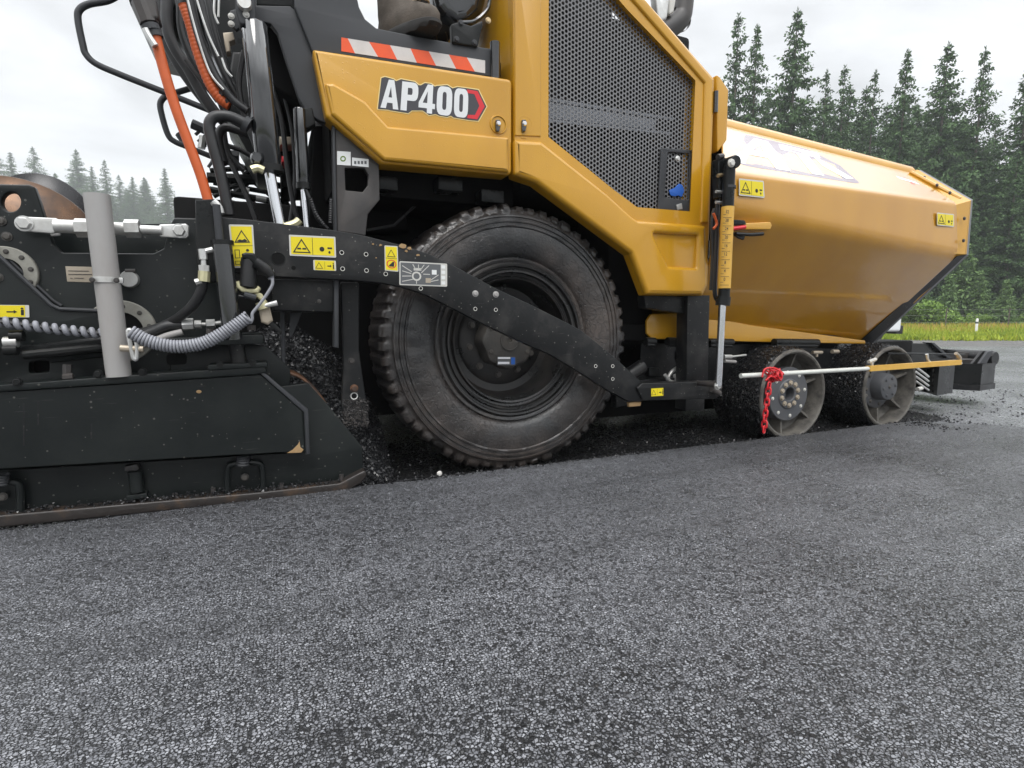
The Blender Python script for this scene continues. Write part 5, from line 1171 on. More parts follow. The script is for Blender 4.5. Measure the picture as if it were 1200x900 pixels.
for x, y in ((13, 401), (13, 410), (20, 394)): b.tube(PP([(x - 8, y), (x + 8, y - 0.5)], 2.03), 0.016, 'zinc' if y == 401 else 'black_paint', 12)
b.tube(PP([(13, 396), (13, 414)], 2.04), 0.014, 'grey_satin', 12); sub(b, 'clamp_bolt')
b = MB(); b.tube(PP([(79, 427), (79, 443)], 2.03), 0.012, 'plate_brown', 6); b.tube(PP([(74, 442), (86, 441)], 2.02), 0.010, 'plate_brown', 6); sub(b, 'stud')
# tall side plates carrying the depth links
b = MB(); b.plate([(-90, 214), (34, 216), (40, 219), (46, 236), (54, 262), (62, 286), (72, 296), (180, 297), (192, 291), (199, 264), (204, 255), (245, 256), (262, 300), (262, 402), (-90, 408)], 2.13, 0.03, 'black_screed', 0.005, 0.01, [circle(12.5, 236.5, 11.5, 24, 11.5)], res=2)
bp_ = sub(b, 'side_frame')
b = MB(); b.plate([(20, 412), (80, 410), (80, 448), (20, 450)], 2.18, 0.02, 'void', 0.0); sub(b, 'slot_shade_sheet')  # black sheet added behind the slot so the opening stays dark
b = MB(); b.plate([(60, 262), (206, 262), (206, 300), (60, 300)], 2.26, 0.03, 'black_screed', 0.003); sub(b, 'inner_plate')
b = MB(); b.plate([(-90, 215), (-20, 281), (-1, 300), (61, 358), (70, 363), (122, 365.5), (122, 408), (-90, 412)], 2.095, 0.03, 'black_screed', 0.004, 0.012); lp_ = sub(b, 'lower_frame')
b = MB(); b.tube(PP([(-40, 262), (-1, 300), (60, 357.5), (70, 362), (122, 364.5)], 2.09), 0.006, 'grey_satin', 8, 1); b.tube(PP([(-40, 255), (3, 297), (62, 352), (72, 358.5)], 2.125), 0.005, 'grey_satin', 8); b.each('edge_trim', lp_)
def flange(px, py, r, Y, parent, n=10, inner=0.55):
    c = P(px, py, Y); rr = pxr(px, py, Y, r); b = MB(); b.lathe([(rr, 0.004), (rr, -0.008), (rr * .97, -0.011), (rr * inner, -0.011), (rr * inner, 0.004)], c, 'flange_grey', 48); b.lathe([(rr * inner, -0.003), (0, -0.003)], c, 'void', 32); o = b.build('bearing_flange', parent, ang=30)
    for k in range(n):
        a = 2 * PI * k / n + 0.2; bolt((c.x + rr * .8 * math.cos(a), c.y - 0.011, c.z + rr * .8 * math.sin(a)), 0.0058, o, 'hub')
flange(8, 320, 31, 2.128, bp_); flange(143, 388, 36, 2.128, bp_, 10, 0.62)
b = MB(); b.plate([(76.5, 312), (120, 313), (120, 331.5), (78.5, 330)], 2.128, 0.003, 'tan', 0.001); np_ = b.build('name_plate', bp_)
b = MB(); 
for x0, x1, y in ((80, 104, 317), (80, 108, 321), (87, 98, 325.5), (82, 85, 325.5)): b.decal([(x0, y), (x1, y + .3), (x1, y + 1.1), (x0, y + .8)], 2.127, 'plate_brown', off=0.0006)
b.build('lettering', np_)
b = MB(); b.lathe([(0, -0.02), (0.024, -0.02), (0.027, -0.014), (0.027, 0)], P(152.5, 327.5, 2.128), 'zinc', 24); b.build('pin_head', bp_)
b = MB(); b.tube(PP([(147, 318), (159, 318)], 2.115), 0.008, 'plate_brown', 10); b.build('pin_clip', bp_)
bolts([(1, 259), (8, 277)], 2.128, 0.011, bp_, 'hub', 'bolt', False); bolts([(-2, 325)], 2.093, 0.010, lp_, 'hub', 'bolt', False)
warn([(-36, 357), (34, 357.5), (34.5, 372), (-36, 372)], 2.093, lp_, 'p')
# two curved auger blades showing above the plates
def blade(pts_t, Y0, Y1, name):
    b = MB(); top = catmull(PP(pts_t, Y0), 8); v = []; n = len(top)
    for p in top: v += [p, p + Vector((0.10, Y1 - Y0, -0.03)), Vector((p.x, Y0 + 0.01, p.z - 0.22)), ]
    f = []
    for i in range(n - 1):
        a, c = 3 * i, 3 * i + 3; f += [(a, c, c + 1, a + 1), (a, a + 2, c + 2, c)]
    b.add(v, f, 'blade'); o = sub(b, name); md = o.modifiers.new('thickness', 'SOLIDIFY'); md.thickness = 0.006; return o
def disc_blade(cx, cy, rx, ry, Y, name, m):
    b = MB(); c = P(cx, cy, Y); r = pxr(cx, cy, Y, rx); k = ry / rx
    v = [(c.x, c.y + 0.05, c.z)]; n = 48
    for i in range(n):
        a = 2 * PI * i / n; v.append((c.x + r * math.cos(a), c.y, c.z + r * k * math.sin(a)))
    b.add(v, [(0, 1 + i, 1 + (i + 1) % n) for i in range(n)], m); o = sub(b, name); md = o.modifiers.new('thickness', 'SOLIDIFY'); md.thickness = 0.008; return o
disc_blade(49, 268, 56, 64, 2.50, 'auger_blade', 'blade_dark'); disc_blade(8, 292, 96, 85, 2.34, 'auger_blade', 'blade')
b = MB(); b.tube([P(20, 300, 2.3), P(20, 300, 4.2)], 0.05, 'rust', 14); sub(b, 'auger_shaft')
# turnbuckle
TY = 2.075; tb = empty('turnbuckle', P(120, 266, TY), scr_e)
b = MB(); b.plate([(20.5, 256), (24, 253.5), (66, 255.5), (70, 259), (70, 272), (60, 273.5), (23, 270.5), (20.5, 267)], TY, 0.012, 'zinc', 0.003, 0.006); b.plate([(58, 273), (70, 272), (70, 276), (60, 277)], TY + 0.04, 0.012, 'zinc', 0.003); b.build('clevis', tb)
b = MB(); b.plate([(186, 263), (218, 262), (221.5, 265), (221, 277), (218, 279.5), (187, 277.5)], TY, 0.012, 'zinc', 0.003, 0.006); b.build('clevis', tb)
b = MB(); b.tube(PP([(64, 265), (92, 266)], TY), 0.020, 'zinc', 16); b.tube(PP([(165, 269), (190, 270)], TY), 0.014, 'zinc', 16); b.each('threaded_rod', tb)
b = MB(); b.tube(PP([(102, 267), (150, 268.5)], TY), 0.020, 'zinc', 18); b.build('sleeve', tb)
for x0, x1 in ((89, 106), (147, 164)): b = MB(); b.tube(PP([(x0, 266 + x0 * .012), (x1, 266 + x1 * .012)], TY), 0.028, 'zinc', 6); b.build('hex_nut', tb)
bolts([(28.5, 262), (210, 270.5)], TY, 0.018, tb, 'zinc')
# grey pole in front
PY = 2.0; b = MB(); b.tube([P(113.3, 228, PY), P(139.5, 441, PY)], pxr(120, 300, PY, 13.2), 'pole_grey', 32); pole = sub(b, 'support_pole')
b = MB(); b.tube([P(124.3, 325, PY), P(124.9, 331.5, PY)], pxr(120, 300, PY, 14.4), 'zinc', 32); b.plate([(134, 325), (144, 325.5), (144.5, 332), (134, 332)], PY - 0.01, 0.012, 'zinc', 0.002); k = b.build('clamp_band', pole); bolts([(136.5, 328.6), (108, 328)], PY - 0.035, 0.006, k, 'plate_brown')
b = MB(); b.tube(PP([(141, 408), (168, 409.5)], PY - 0.045), 0.010, 'tan', 10); b.tube(PP([(150, 388), (152, 400), (156, 418), (160, 420), (160, 402), (154, 388)], PY - 0.05), 0.006, 'zinc', 8, 5, closed=True); b.build('cable_hook', pole)
# upright guide tube with foot
b = MB(); b.plate([(228.5, 234), (250, 233), (254, 300), (258, 330), (232, 330), (230, 300)], 1.965, 0.09, 'black_paint', 0.004); gp_ = sub(b, 'guide_plate')
b = MB(); b.tube([P(260, 284, 1.93), P(273, 398, 1.93)], pxr(262, 340, 1.93, 11), 'black_gloss', 24); b.tube([P(253.5, 240, 1.93), P(258, 286, 1.93)], pxr(255, 260, 1.93, 4.4), 'grey_satin', 14); gt_ = sub(b, 'guide_tube')
b = MB(); b.tube([P(260.2, 282, 1.93), P(260.7, 287, 1.93)], pxr(262, 340, 1.93, 12.4), 'black_paint', 24); b.tube(PP([(250, 236), (256, 243), (258, 250)], 1.95), 0.012, 'zinc', 10, 3); b.each('collar', gt_)
b = MB(); b.plate([(198, 396.5), (305, 392), (309, 393), (309, 403), (200, 406)], 1.98, 0.14, 'black_screed', 0.003); b.plate([(240, 392), (306, 389.5), (306, 392), (240, 395)], 1.99, 0.12, 'black_screed', 0.003); fb = sub(b, 'foot_plate'); 
for q in ((295, 387), (247, 391)): b = MB(); c = P(*q, 1.99); b.tube([c, c + Vector((0, 0, 0.016))], 0.014, 'plate_brown', 6); b.build('bolt', fb)
b = MB(); b.tube([P(277, 402, 2.03), P(281, 432, 2.03)], pxr(262, 340, 2.02, 9), 'black_scuffed', 24); sub(b, 'foot_tube')
b = MB(); b.tube([P(331, 360, 2.1), P(332, 426, 2.1)], pxr(331, 390, 2.1, 2.6), 'grey_satin', 10); sub(b, 'steel_pin')
b = MB(); b.plate([(340, 367), (354, 366), (343, 394), (339, 396)], 2.1, 0.02, 'grey_satin', 0.002); sub(b, 'gusset')
# hoses at the foot
h1 = hose('hydraulic_hose', [(239, 328, 1.94), (234, 345, 1.95), (222, 362, 1.98), (203, 376, 2.03), (180, 386, 2.07), (150, 394, 2.09)], 1.94, 5.5, parent=scr_e)
b = MB(); b.tube(PP([(237, 292), (238.5, 304)], 1.93), 0.012, 'zinc', 8); b.tube(PP([(238.5, 304), (239, 311)], 1.93), 0.008, 'zinc', 8); b.tube(PP([(239, 311), (239.5, 318)], 1.93), 0.016, 'zinc', 6); b.tube(PP([(239.5, 318), (239, 330)], 1.93), 0.017, 'zinc_yellow', 10); b.tube(PP([(238, 295), (250, 292)], 1.93), 0.008, 'zinc', 8); b.tube(PP([(229, 331), (236, 329)], 1.93), 0.010, 'zinc', 8); b.build('hose_fitting', h1)
h2 = hose('hydraulic_hose', [(150, 398), (175, 390), (195, 382), (214, 380.5)], 2.03, 6, parent=scr_e)
b = MB(); b.tube(PP([(214, 380.5), (227, 380)], 2.03), 0.020, 'zinc', 8); b.tube(PP([(228, 380), (236, 380)], 2.03), 0.013, 'zinc', 8); b.tube(PP([(236, 380), (241, 380)], 2.03), 0.006, 'zinc', 8); b.tube(PP([(242, 379.5), (252, 379)], 2.03), 0.014, 'zinc', 6); b.tube(PP([(252, 379), (260, 378)], 2.03), 0.007, 'zinc', 8); b.build('hose_fitting', h2)
h3 = hose('hydraulic_hose', [(176, 402), (195, 394), (214, 389)], 2.02, 4, 'pole_grey', parent=scr_e)
# coiled cables
def coil(name, pts, Y, rc, rw, pitch, m, parent):
    q = catmull(PP(pts, Y), 60); L_ = [0]
    for i in range(1, len(q)): L_.append(L_[-1] + (q[i] - q[i - 1]).length)
    tot = L_[-1]; n = int(tot / pitch * 14); out = []; j = 0
    for k in range(n):
        s = tot * k / n
        while L_[j + 1] < s: j += 1
        t = (s - L_[j]) / max(1e-9, L_[j + 1] - L_[j]); p = q[j].lerp(q[j + 1], t); d = (q[j + 1] - q[j]).normalized()
        u = (Vector((0, 0, 1)) - d * d.z).normalized(); w_ = d.cross(u); a = 2 * PI * s / pitch
        out.append(p + (u * math.cos(a) + w_ * math.sin(a)) * rc)
    b = MB(); b.tube(out, rw, m, 8); return b.build(name, parent, ang=80)
coil('spiral_cable', [(-30, 374), (0, 377), (30, 381), (70, 386), (100, 389), (122, 391)], 2.02, 0.010, 0.0075, 0.0225, 'cable_grey', scr_e)
b = MB(); b.tube(PP([(-30, 374), (0, 377), (30, 381), (70, 386), (100, 389), (122, 391)], 2.02), 0.008, 'rubber', 8, 6); sub(b, 'cable_core')
coil('spiral_cable', [(154, 389), (170, 398), (190, 404), (212, 406), (238, 402), (262, 390), (284, 376), (291, 371)], 1.895, 0.0160, 0.0042, 0.0088, 'cable_grey', scr_e)
cb = hose('sensor_cable', [(288, 372), (293, 378), (295.5, 374), (296, 367), (303, 358), (312, 346), (319, 334), (319, 326)], 1.895, 1.8, 'cable_grey', parent=scr_e)
# sensor on its bracket
sn = empty('grade_sensor', P(296, 320, 1.94), scr_e)
b = MB(); b.tube([P(292.5, 303, 1.94), P(290.5, 336, 1.94)], pxr(292, 320, 1.94, 9.2), 'rubber', 20); b.plate([(283, 297), (288, 295.5), (298, 296.5), (304, 306), (300, 311), (290, 304), (284, 303)], 1.915, 0.05, 'black_paint', 0.006, 0.004); b.build('sensor_body', sn)
b = MB(); b.tube(PP([(299, 307), (309, 313), (314, 318), (318, 324)], 1.92), [0.018] * 3 + [0.014], 'black_scuffed', 12, 0); b.build('cable_plug', sn)
b = MB()
for k in range(3): b.tube(PP([(314, 319 + k * 3.5), (321, 318 + k * 3.5)], 1.92), 0.006, 'cable_grey', 8)
b.build('strain_relief', sn)
b = MB(); b.plate([(276, 331), (280, 328), (282, 334), (290, 338), (300, 338), (302, 334), (306, 338), (303, 343), (296, 344), (283, 342), (277, 337)], 1.93, 0.03, 'zinc_yellow', 0.004, 0.006); b.plate([(298, 341), (307, 344), (312, 352), (310, 357), (303, 350), (298, 347)], 1.94, 0.03, 'zinc_yellow', 0.004, 0.004); b.build('bracket', sn)
b = MB(); b.tube(PP([(286, 345), (300, 349)], 1.93), 0.010, 'grey_satin', 10); b.tube(PP([(304, 360), (325, 355)], 1.93), [0.006, 0.009], 'zinc', 10); b.tube(PP([(278, 352), (280, 347), (288, 349)], 1.94), 0.004, 'rubber', 6, 4); b.each('wing_screw', sn)
b = MB(); b.plate([(303, 362), (316, 359), (320, 376), (314, 381), (306, 378)], 1.94, 0.035, 'tan', 0.006, 0.004); b.tube(PP([(306, 354), (309, 362)], 1.94), 0.018, 'zinc_yellow', 12); b.build('magnet_block', sn)
b = MB(); b.plate([(312, 380), (318, 376), (331, 388), (330, 391)], 1.95, 0.02, 'black_paint', 0.003); b.build('sensor_arm', sn)

# heap of hot mix between screed and tractor
def heap():
    n1, n2 = 60, 40; b = MB(); v = []
    for i in range(n1 + 1):
        for j in range(n2 + 1):
            x = lerp(-0.35, 0.42, i / n1); y = lerp(2.13, 2.9, j / n2); t = j / n2
            h = 0.62 * (1 - ((x - 0.02) / 0.42) ** 2 * 0.75) * min(1, (t * 2.6 + 0.05)) 
            h = max(0.0, h) + 0.03 * mnoise.noise(Vector((x * 7, y * 7, 0))) + 0.012 * mnoise.noise(Vector((x * 30, y * 30, 0)))
            v.append((x, y, max(0.0, h)))
    f = [(i * (n2 + 1) + j, (i + 1) * (n2 + 1) + j, (i + 1) * (n2 + 1) + j + 1, i * (n2 + 1) + j + 1) for i in range(n1) for j in range(n2)]
    b.add(v, f, 'hot_mix'); sp = []
    for p in random.choices([q for q in v if q[2] > 0.01], k=5000):
        sp.append((p[0] + rng.normal(0, .008), p[1] + rng.normal(0, .008), p[2] + rng.normal(0.002, .004), rng.uniform(.003, .009)))
    o = b.build('asphalt_heap', ang=80); tag(o, 'heap of black hot asphalt mix piled up in front of the screed', 'asphalt heap', kind='stuff')
    o2 = stones('asphalt_crumbs', sp, 'stone_dark'); tag(o2, 'coarse black stones on the heap of hot mix behind the cross beam', 'crumbs', kind='stuff')
heap()
# rusty edge of the auger guard
b = MB(); q0 = [(338, 436), (352, 441), (366, 452), (378, 466), (384, 474)]; top = catmull(PP(q0, 2.10), 6); v = []
for p in top: v += [p, p + Vector((0, 0.16, 0.0))]
b.add(v, [(2 * i, 2 * i + 2, 2 * i + 3, 2 * i + 1) for i in range(len(top) - 1)], 'rust'); o = sub(b, 'auger_guard'); md = o.modifiers.new('thickness', 'SOLIDIFY'); md.thickness = 0.008

# ---------------------------------------------------------------- steering guide rod at the front
b = MB(); RA, RB, RC = P(868, 440.5, 1.93), P(1017, 432, 1.93), P(1124, 424.5, 1.93)
gr = empty('guide_rod', RB, paver)
b.tube([RA, RB + (RA - RB) * 0.0], 0.0115, 'rod_white', 14); b.build('inner_rod', gr)
b = MB(); d = (RC - RB); s_ = 0.014; v = []
for p in (RB, RC): v += [p + Vector((0, -s_, -s_)), p + Vector((0, s_, -s_)), p + Vector((0, s_, s_)), p + Vector((0, -s_, s_))]
b.add(v, [(0, 1, 5, 4), (1, 2, 6, 5), (2, 3, 7, 6), (3, 0, 4, 7), (3, 2, 1, 0), (4, 5, 6, 7)], 'rod_yellow'); b.build('outer_tube', gr)
b = MB()
for x, y in ((1021, 424), (1086, 416), (1122, 417)): b.tube(PP([(x, y - 1), (x + 1, y + 6), (x + 4, y + 9)], 1.95), 0.009, 'zinc', 8, 4)
b.tube(PP([(1018, 424), (1026, 421)], 1.95), 0.010, 'label_border', 8); b.tube(PP([(1120, 414), (1125, 420), (1123, 427)], 1.93), 0.010, 'tan', 8, 4); b.each('rod_clip', gr)
b = MB(); b.tube(PP([(1040, 414), (1130, 415.5)], 2.06), 0.006, 'black_paint', 8); b.build('support_rod', gr)

# ---------------------------------------------------------------- front end: frame, valve box, push rollers
b = MB(); b.plate([(1005, 405), (1050, 402), (1092, 402.5), (1112, 420), (1112, 432), (1005, 432)], 2.36, 0.04, 'black_paint', 0.004); b.plate([(1091, 401.5), (1095, 401.5), (1116, 420), (1111, 420)], 2.34, 0.06, 'grey_satin', 0.003)
b.box((3.6, 2.4, 0.28), (4.5, 4.0, 0.42), 'black_paint', 0.01); b.build('front_frame', paver)
vb = empty('valve_box', P(1100, 440, 2.2), paver)
def poly_prism(b, pts, z0, z1, m):
    n = len(pts); b.add([(x, y, z0) for x, y in pts] + [(x, y, z1) for x, y in pts], [tuple(range(n))[::-1], tuple(range(n, 2 * n))] + [(i, (i + 1) % n, n + (i + 1) % n, n + i) for i in range(n)], m)
def at_px(px, Y): return (P(px, 440, Y).x, Y)
zt, zb = P(1100, 430, 2.26).z, P(1100, 463.5, 2.26).z
b = MB(); poly_prism(b, [at_px(1084, 2.42), at_px(1100, 2.26), at_px(1118, 2.30), (4.62, 2.7), (4.35, 2.7)], zb, zt, 'black_paint'); b.build('box', vb, ang=20)
for i in range(5): q = at_px(1092, 2.33); bolt((q[0], q[1] - .01, zb + .03 + i * 0.035), 0.010, vb, 'plate_brown', 'bolt')
b = MB()
for i in range(4): b.tube(PP([(1073, 430 + i * 5.5), (1084, 438 + i * 5.5), (1088, 441.5 + i * 5.2)], 2.2), 0.007, 'zinc', 8)
b.tube(PP([(1075, 456), (1080, 455)], 2.18), 0.013, 'label_border', 8); b.build('hose_fitting', vb)
bm2 = empty('push_beam', (4.9, 3.2, 0.3), paver)
zt, zb = P(1150, 427, 2.36).z, P(1150, 451, 2.36).z; zf = P(1150, 457.5, 2.36).z
b = MB(); poly_prism(b, [at_px(1112, 2.52), at_px(1150, 2.36), at_px(1165.5, 2.40), (5.26, 2.62), (5.26, 3.9), (4.80, 3.9)], zb, zt, 'black_paint'); b.build('beam', bm2, ang=20)
b = MB(); poly_prism(b, [at_px(1112, 2.51), at_px(1150, 2.345), at_px(1167.5, 2.385), (5.29, 2.62), (5.29, 3.9), (4.78, 3.9)], zf, zb, 'black_scuffed'); b.build('bottom_flange', bm2, ang=20)
b = MB(); poly_prism(b, [at_px(1104, 2.50), at_px(1148, 2.44), (5.06, 2.6), (5.06, 3.9), (4.7, 3.9)], zt + 0.001, zt + 0.03, 'plate_brown'); b.plate([(1108, 410), (1146, 414), (1150, 424), (1112, 420)], 2.56, 0.2, 'plate_brown', 0.004); b.plate([(1109, 409.5), (1122, 410.5), (1118, 414), (1112, 413)], 2.50, 0.05, 'black_paint', 0.003); b.build('beam_top', bm2)
rc_ = P(1163, 420, 2.42)
for y0, y1 in ((2.40, 3.05), (3.2, 3.85)):
    b = MB(); b.tube([(rc_.x, y0, rc_.z), (rc_.x, y0 + 0.02, rc_.z), (rc_.x, y1, rc_.z)], [0.052, 0.060, 0.060], 'black_scuffed', 28); b.build('push_roller', bm2)
b = MB(); b.plate([(1148, 426), (1158, 412), (1164, 411), (1156, 427)], 2.37, 0.02, 'grey_satin', 0.004); b.plate([(1140, 426), (1152, 411), (1156, 411), (1147, 427)], 2.40, 0.02, 'black_scuffed', 0.004); b.build('roller_bracket', bm2)

# ================================================================== THINGS ON AND NEAR THE PAVER
# red plastic chain knotted on the rod
def chain():
    b = MB(); root = P(901, 440, 1.905)
    def link_(c, d, w_, l, r_):
        d = d.normalized(); w_ = (w_ - d * w_.dot(d)).normalized(); q = []
        for k in range(14):
            a = 2 * PI * k / 14; ca, sa = math.cos(a), math.sin(a)
            q.append(c + w_ * (ca * l * 0.33) + d * (sa * l * 0.2 + (l * 0.3 if sa >= 0 else -l * 0.3)))
        b.tube(q, r_, 'red_plastic', 7, closed=True)
    path = catmull(PP([(902, 446), (900, 462), (897, 485), (895, 508)], 1.90), 40); L_ = 0; acc = 0; k = 0; prev = path[0]
    for i in range(1, len(path)):
        acc += (path[i] - prev).length; prev = path[i]
        if acc >= 0.0255:
            acc = 0; d = path[i] - path[i - 1]; a = (k % 2) * 1.45 + 0.35 + random.uniform(-.2, .2)
            link_(path[i], d, Vector((math.cos(a), math.sin(a), 0)), 0.036, 0.0042); k += 1
    for _ in range(16):                    # the knot
        c = P(random.uniform(898, 914), random.uniform(434, 444), 1.925 + random.uniform(-.03, .02)); d = Vector((random.uniform(-1, 1), random.uniform(-1, 1), random.uniform(-1, 1))); link_(c, d, Vector((random.uniform(-1, 1), random.uniform(-1, 1), random.uniform(-1, 1))), 0.042, 0.0042)
    for q in ([(893, 442), (896, 433), (904, 431), (912, 434), (916, 440)], [(897, 446), (904, 441), (912, 446)], [(914, 432), (910, 440), (915, 446)]): b.tube(PP(q, 1.895), 0.0045, 'red_plastic', 7, 5)
    tag(b.build('plastic_chain', ang=60), 'red plastic chain knotted on the white rod and hanging down', 'chain')
chain()

# operator standing on the platform; only a boot shows under the top of the picture
def person():
    z0 = FZ; Xb = P(442, 30, 2.225).x + 0.078
    pts = {'pelvis': (Xb - .02, 2.26, z0 + .93), 'waist': (Xb - .02, 2.26, z0 + 1.08), 'chest': (Xb, 2.26, z0 + 1.32), 'neck': (Xb, 2.26, z0 + 1.48), 'head': (Xb + .03, 2.26, z0 + 1.60), 'crown': (Xb + .03, 2.26, z0 + 1.74),
           'hipA': (Xb - .01, 2.18, z0 + .88), 'kneeA': (Xb + .03, 2.16, z0 + .49), 'ankA': (Xb - .018, 2.225, z0 + .31),
           'hipB': (Xb - .01, 2.35, z0 + .88), 'kneeB': (Xb + .10, 2.44, z0 + .49), 'ankB': (Xb + .10, 2.50, z0 + .31),
           'shA': (Xb, 2.09, z0 + 1.40), 'elA': (Xb + .02, 2.06, z0 + 1.12), 'wrA': (Xb + .2, 2.10, z0 + 1.0), 'shB': (Xb, 2.43, z0 + 1.40), 'elB': (Xb + .02, 2.48, z0 + 1.12), 'wrB': (Xb + .2, 2.44, z0 + 1.0)}
    rad = {'pelvis': .15, 'waist': .14, 'chest': .16, 'neck': .06, 'head': .095, 'crown': .07, 'hipA': .095, 'hipB': .095, 'kneeA': .066, 'kneeB': .066, 'ankA': .04, 'ankB': .04, 'shA': .065, 'shB': .065, 'elA': .048, 'elB': .048, 'wrA': .034, 'wrB': .034}
    ed = [('pelvis', 'waist'), ('waist', 'chest'), ('chest', 'neck'), ('neck', 'head'), ('head', 'crown'), ('pelvis', 'hipA'), ('hipA', 'kneeA'), ('kneeA', 'ankA'), ('pelvis', 'hipB'), ('hipB', 'kneeB'), ('kneeB', 'ankB'), ('chest', 'shA'), ('shA', 'elA'), ('elA', 'wrA'), ('chest', 'shB'), ('shB', 'elB'), ('elB', 'wrB')]
    for s, e in (('A', 'wrA'), ('B', 'wrB')):         # palm, four fingers and a thumb closing on a lever
        w_ = Vector(pts[e]); pts['pa' + s] = tuple(w_ + Vector((.07, 0, -.01))); rad['pa' + s] = .034; ed.append((e, 'pa' + s))
        for k in range(4):
            b0 = Vector(pts['pa' + s]); a1 = b0 + Vector((.035 + .004 * (k in (1, 2)), (k - 1.5) * .021, -.004)); a2 = a1 + Vector((.018, 0, -.026)); a3 = a2 + Vector((-.012, 0, -.018))
            for i, q in enumerate((a1, a2, a3)): pts[f'f{s}{k}{i}'] = tuple(q); rad[f'f{s}{k}{i}'] = .0095 - .001 * i
            ed += [('pa' + s, f'f{s}{k}0'), (f'f{s}{k}0', f'f{s}{k}1'), (f'f{s}{k}1', f'f{s}{k}2')]
        t1 = w_ + Vector((.04, .045 if s == 'A' else -.045, -.02)); pts['th' + s] = tuple(t1); rad['th' + s] = .011; ed.append((e, 'th' + s)); t2 = t1 + Vector((.03, -.005, -.02)); pts['ti' + s] = tuple(t2); rad['ti' + s] = .009; ed.append(('th' + s, 'ti' + s))
    nm = list(pts); c = Vector((Xb, 2.26, z0)); me = bpy.data.meshes.new('person')
    me.from_pydata([tuple(Vector(pts[n]) - c) for n in nm], [(nm.index(a), nm.index(b_)) for a, b_ in ed], [])
    o = link('person', me, c); md = o.modifiers.new('skin', 'SKIN')
    for i, n in enumerate(nm): me.skin_vertices[0].data[i].radius = (rad[n], rad[n]); me.skin_vertices[0].data[i].use_root = n == 'pelvis'
    md.use_smooth_shade = True; sd = o.modifiers.new('smooth', 'SUBSURF'); sd.levels = 1; sd.render_levels = 2
    me.materials.append(MATS['cloth'])
    tag(o, 'person in dark work trousers and brown boots standing on the platform edge', 'person')
    hb = MB(); hd = Vector(pts['head']); hb.lathe([(0.0, 0)], (0, 0, 0), 'skin', 3) if False else None
    v = []; f = []; n1, n2 = 16, 12                    # face mask, helmet
    for i in range(n2 + 1):
        for j in range(n1):
            a = 2 * PI * j / n1; t = PI * i / n2; v.append((hd.x + .02 + .115 * math.sin(t) * math.cos(a), hd.y + .098 * math.sin(t) * math.sin(a), hd.z + .02 + .14 * math.cos(t)))
    for i in range(n2):
        for j in range(n1): f.append((i * n1 + j, i * n1 + (j + 1) % n1, (i + 1) * n1 + (j + 1) % n1, (i + 1) * n1 + j))
    hb.add(v, f, 'skin'); hb.tube([(hd.x + .13, hd.y, hd.z + .04), (hd.x + .155, hd.y, hd.z)], [.012, .02], 'skin', 8)
    for s in (-1, 1): hb.lathe([(0, -.01), (.012, 0), (0, .01)], (hd.x + .122, hd.y + s * .035, hd.z + .04), 'label_black', 10); hb.lathe([(0, -.008), (.03, -.004), (.03, .004), (0, .008)], (hd.x + .01, hd.y + s * .1, hd.z + .02), 'skin', 12)
    hb.tube([(hd.x + .122, hd.y - .025, hd.z - .05), (hd.x + .128, hd.y + .025, hd.z - .05)], .006, 'label_red', 6); hb.build('head', o)
    hb = MB(); v = []; f = []
    for i in range(7):
        for j in range(24):
            a = 2 * PI * j / 24; t = PI / 2 * i / 6; k = 1 + (0.18 * max(0, math.cos(a)) if i == 6 else 0); v.append((hd.x + .02 + .135 * math.sin(t) * math.cos(a) * k, hd.y + .118 * math.sin(t) * math.sin(a), hd.z + .07 + .12 * math.cos(t)))
    for i in range(6):
        for j in range(24): f.append((i * 24 + j, i * 24 + (j + 1) % 24, (i + 1) * 24 + (j + 1) % 24, (i + 1) * 24 + j))
    hb.add(v, f, 'helmet'); hb.build('helmet', o)
    hb = MB(); hb.tube([(Xb - .02, 2.26, z0 + .98), (Xb - .01, 2.26, z0 + 1.1), (Xb, 2.26, z0 + 1.3), (Xb, 2.26, z0 + 1.45)], [.17, .17, .19, .13], 'hivis', 24, 4); hb.build('vest', o)
    return o, c, z0, Xb
op, opc, pz, pxb = person()
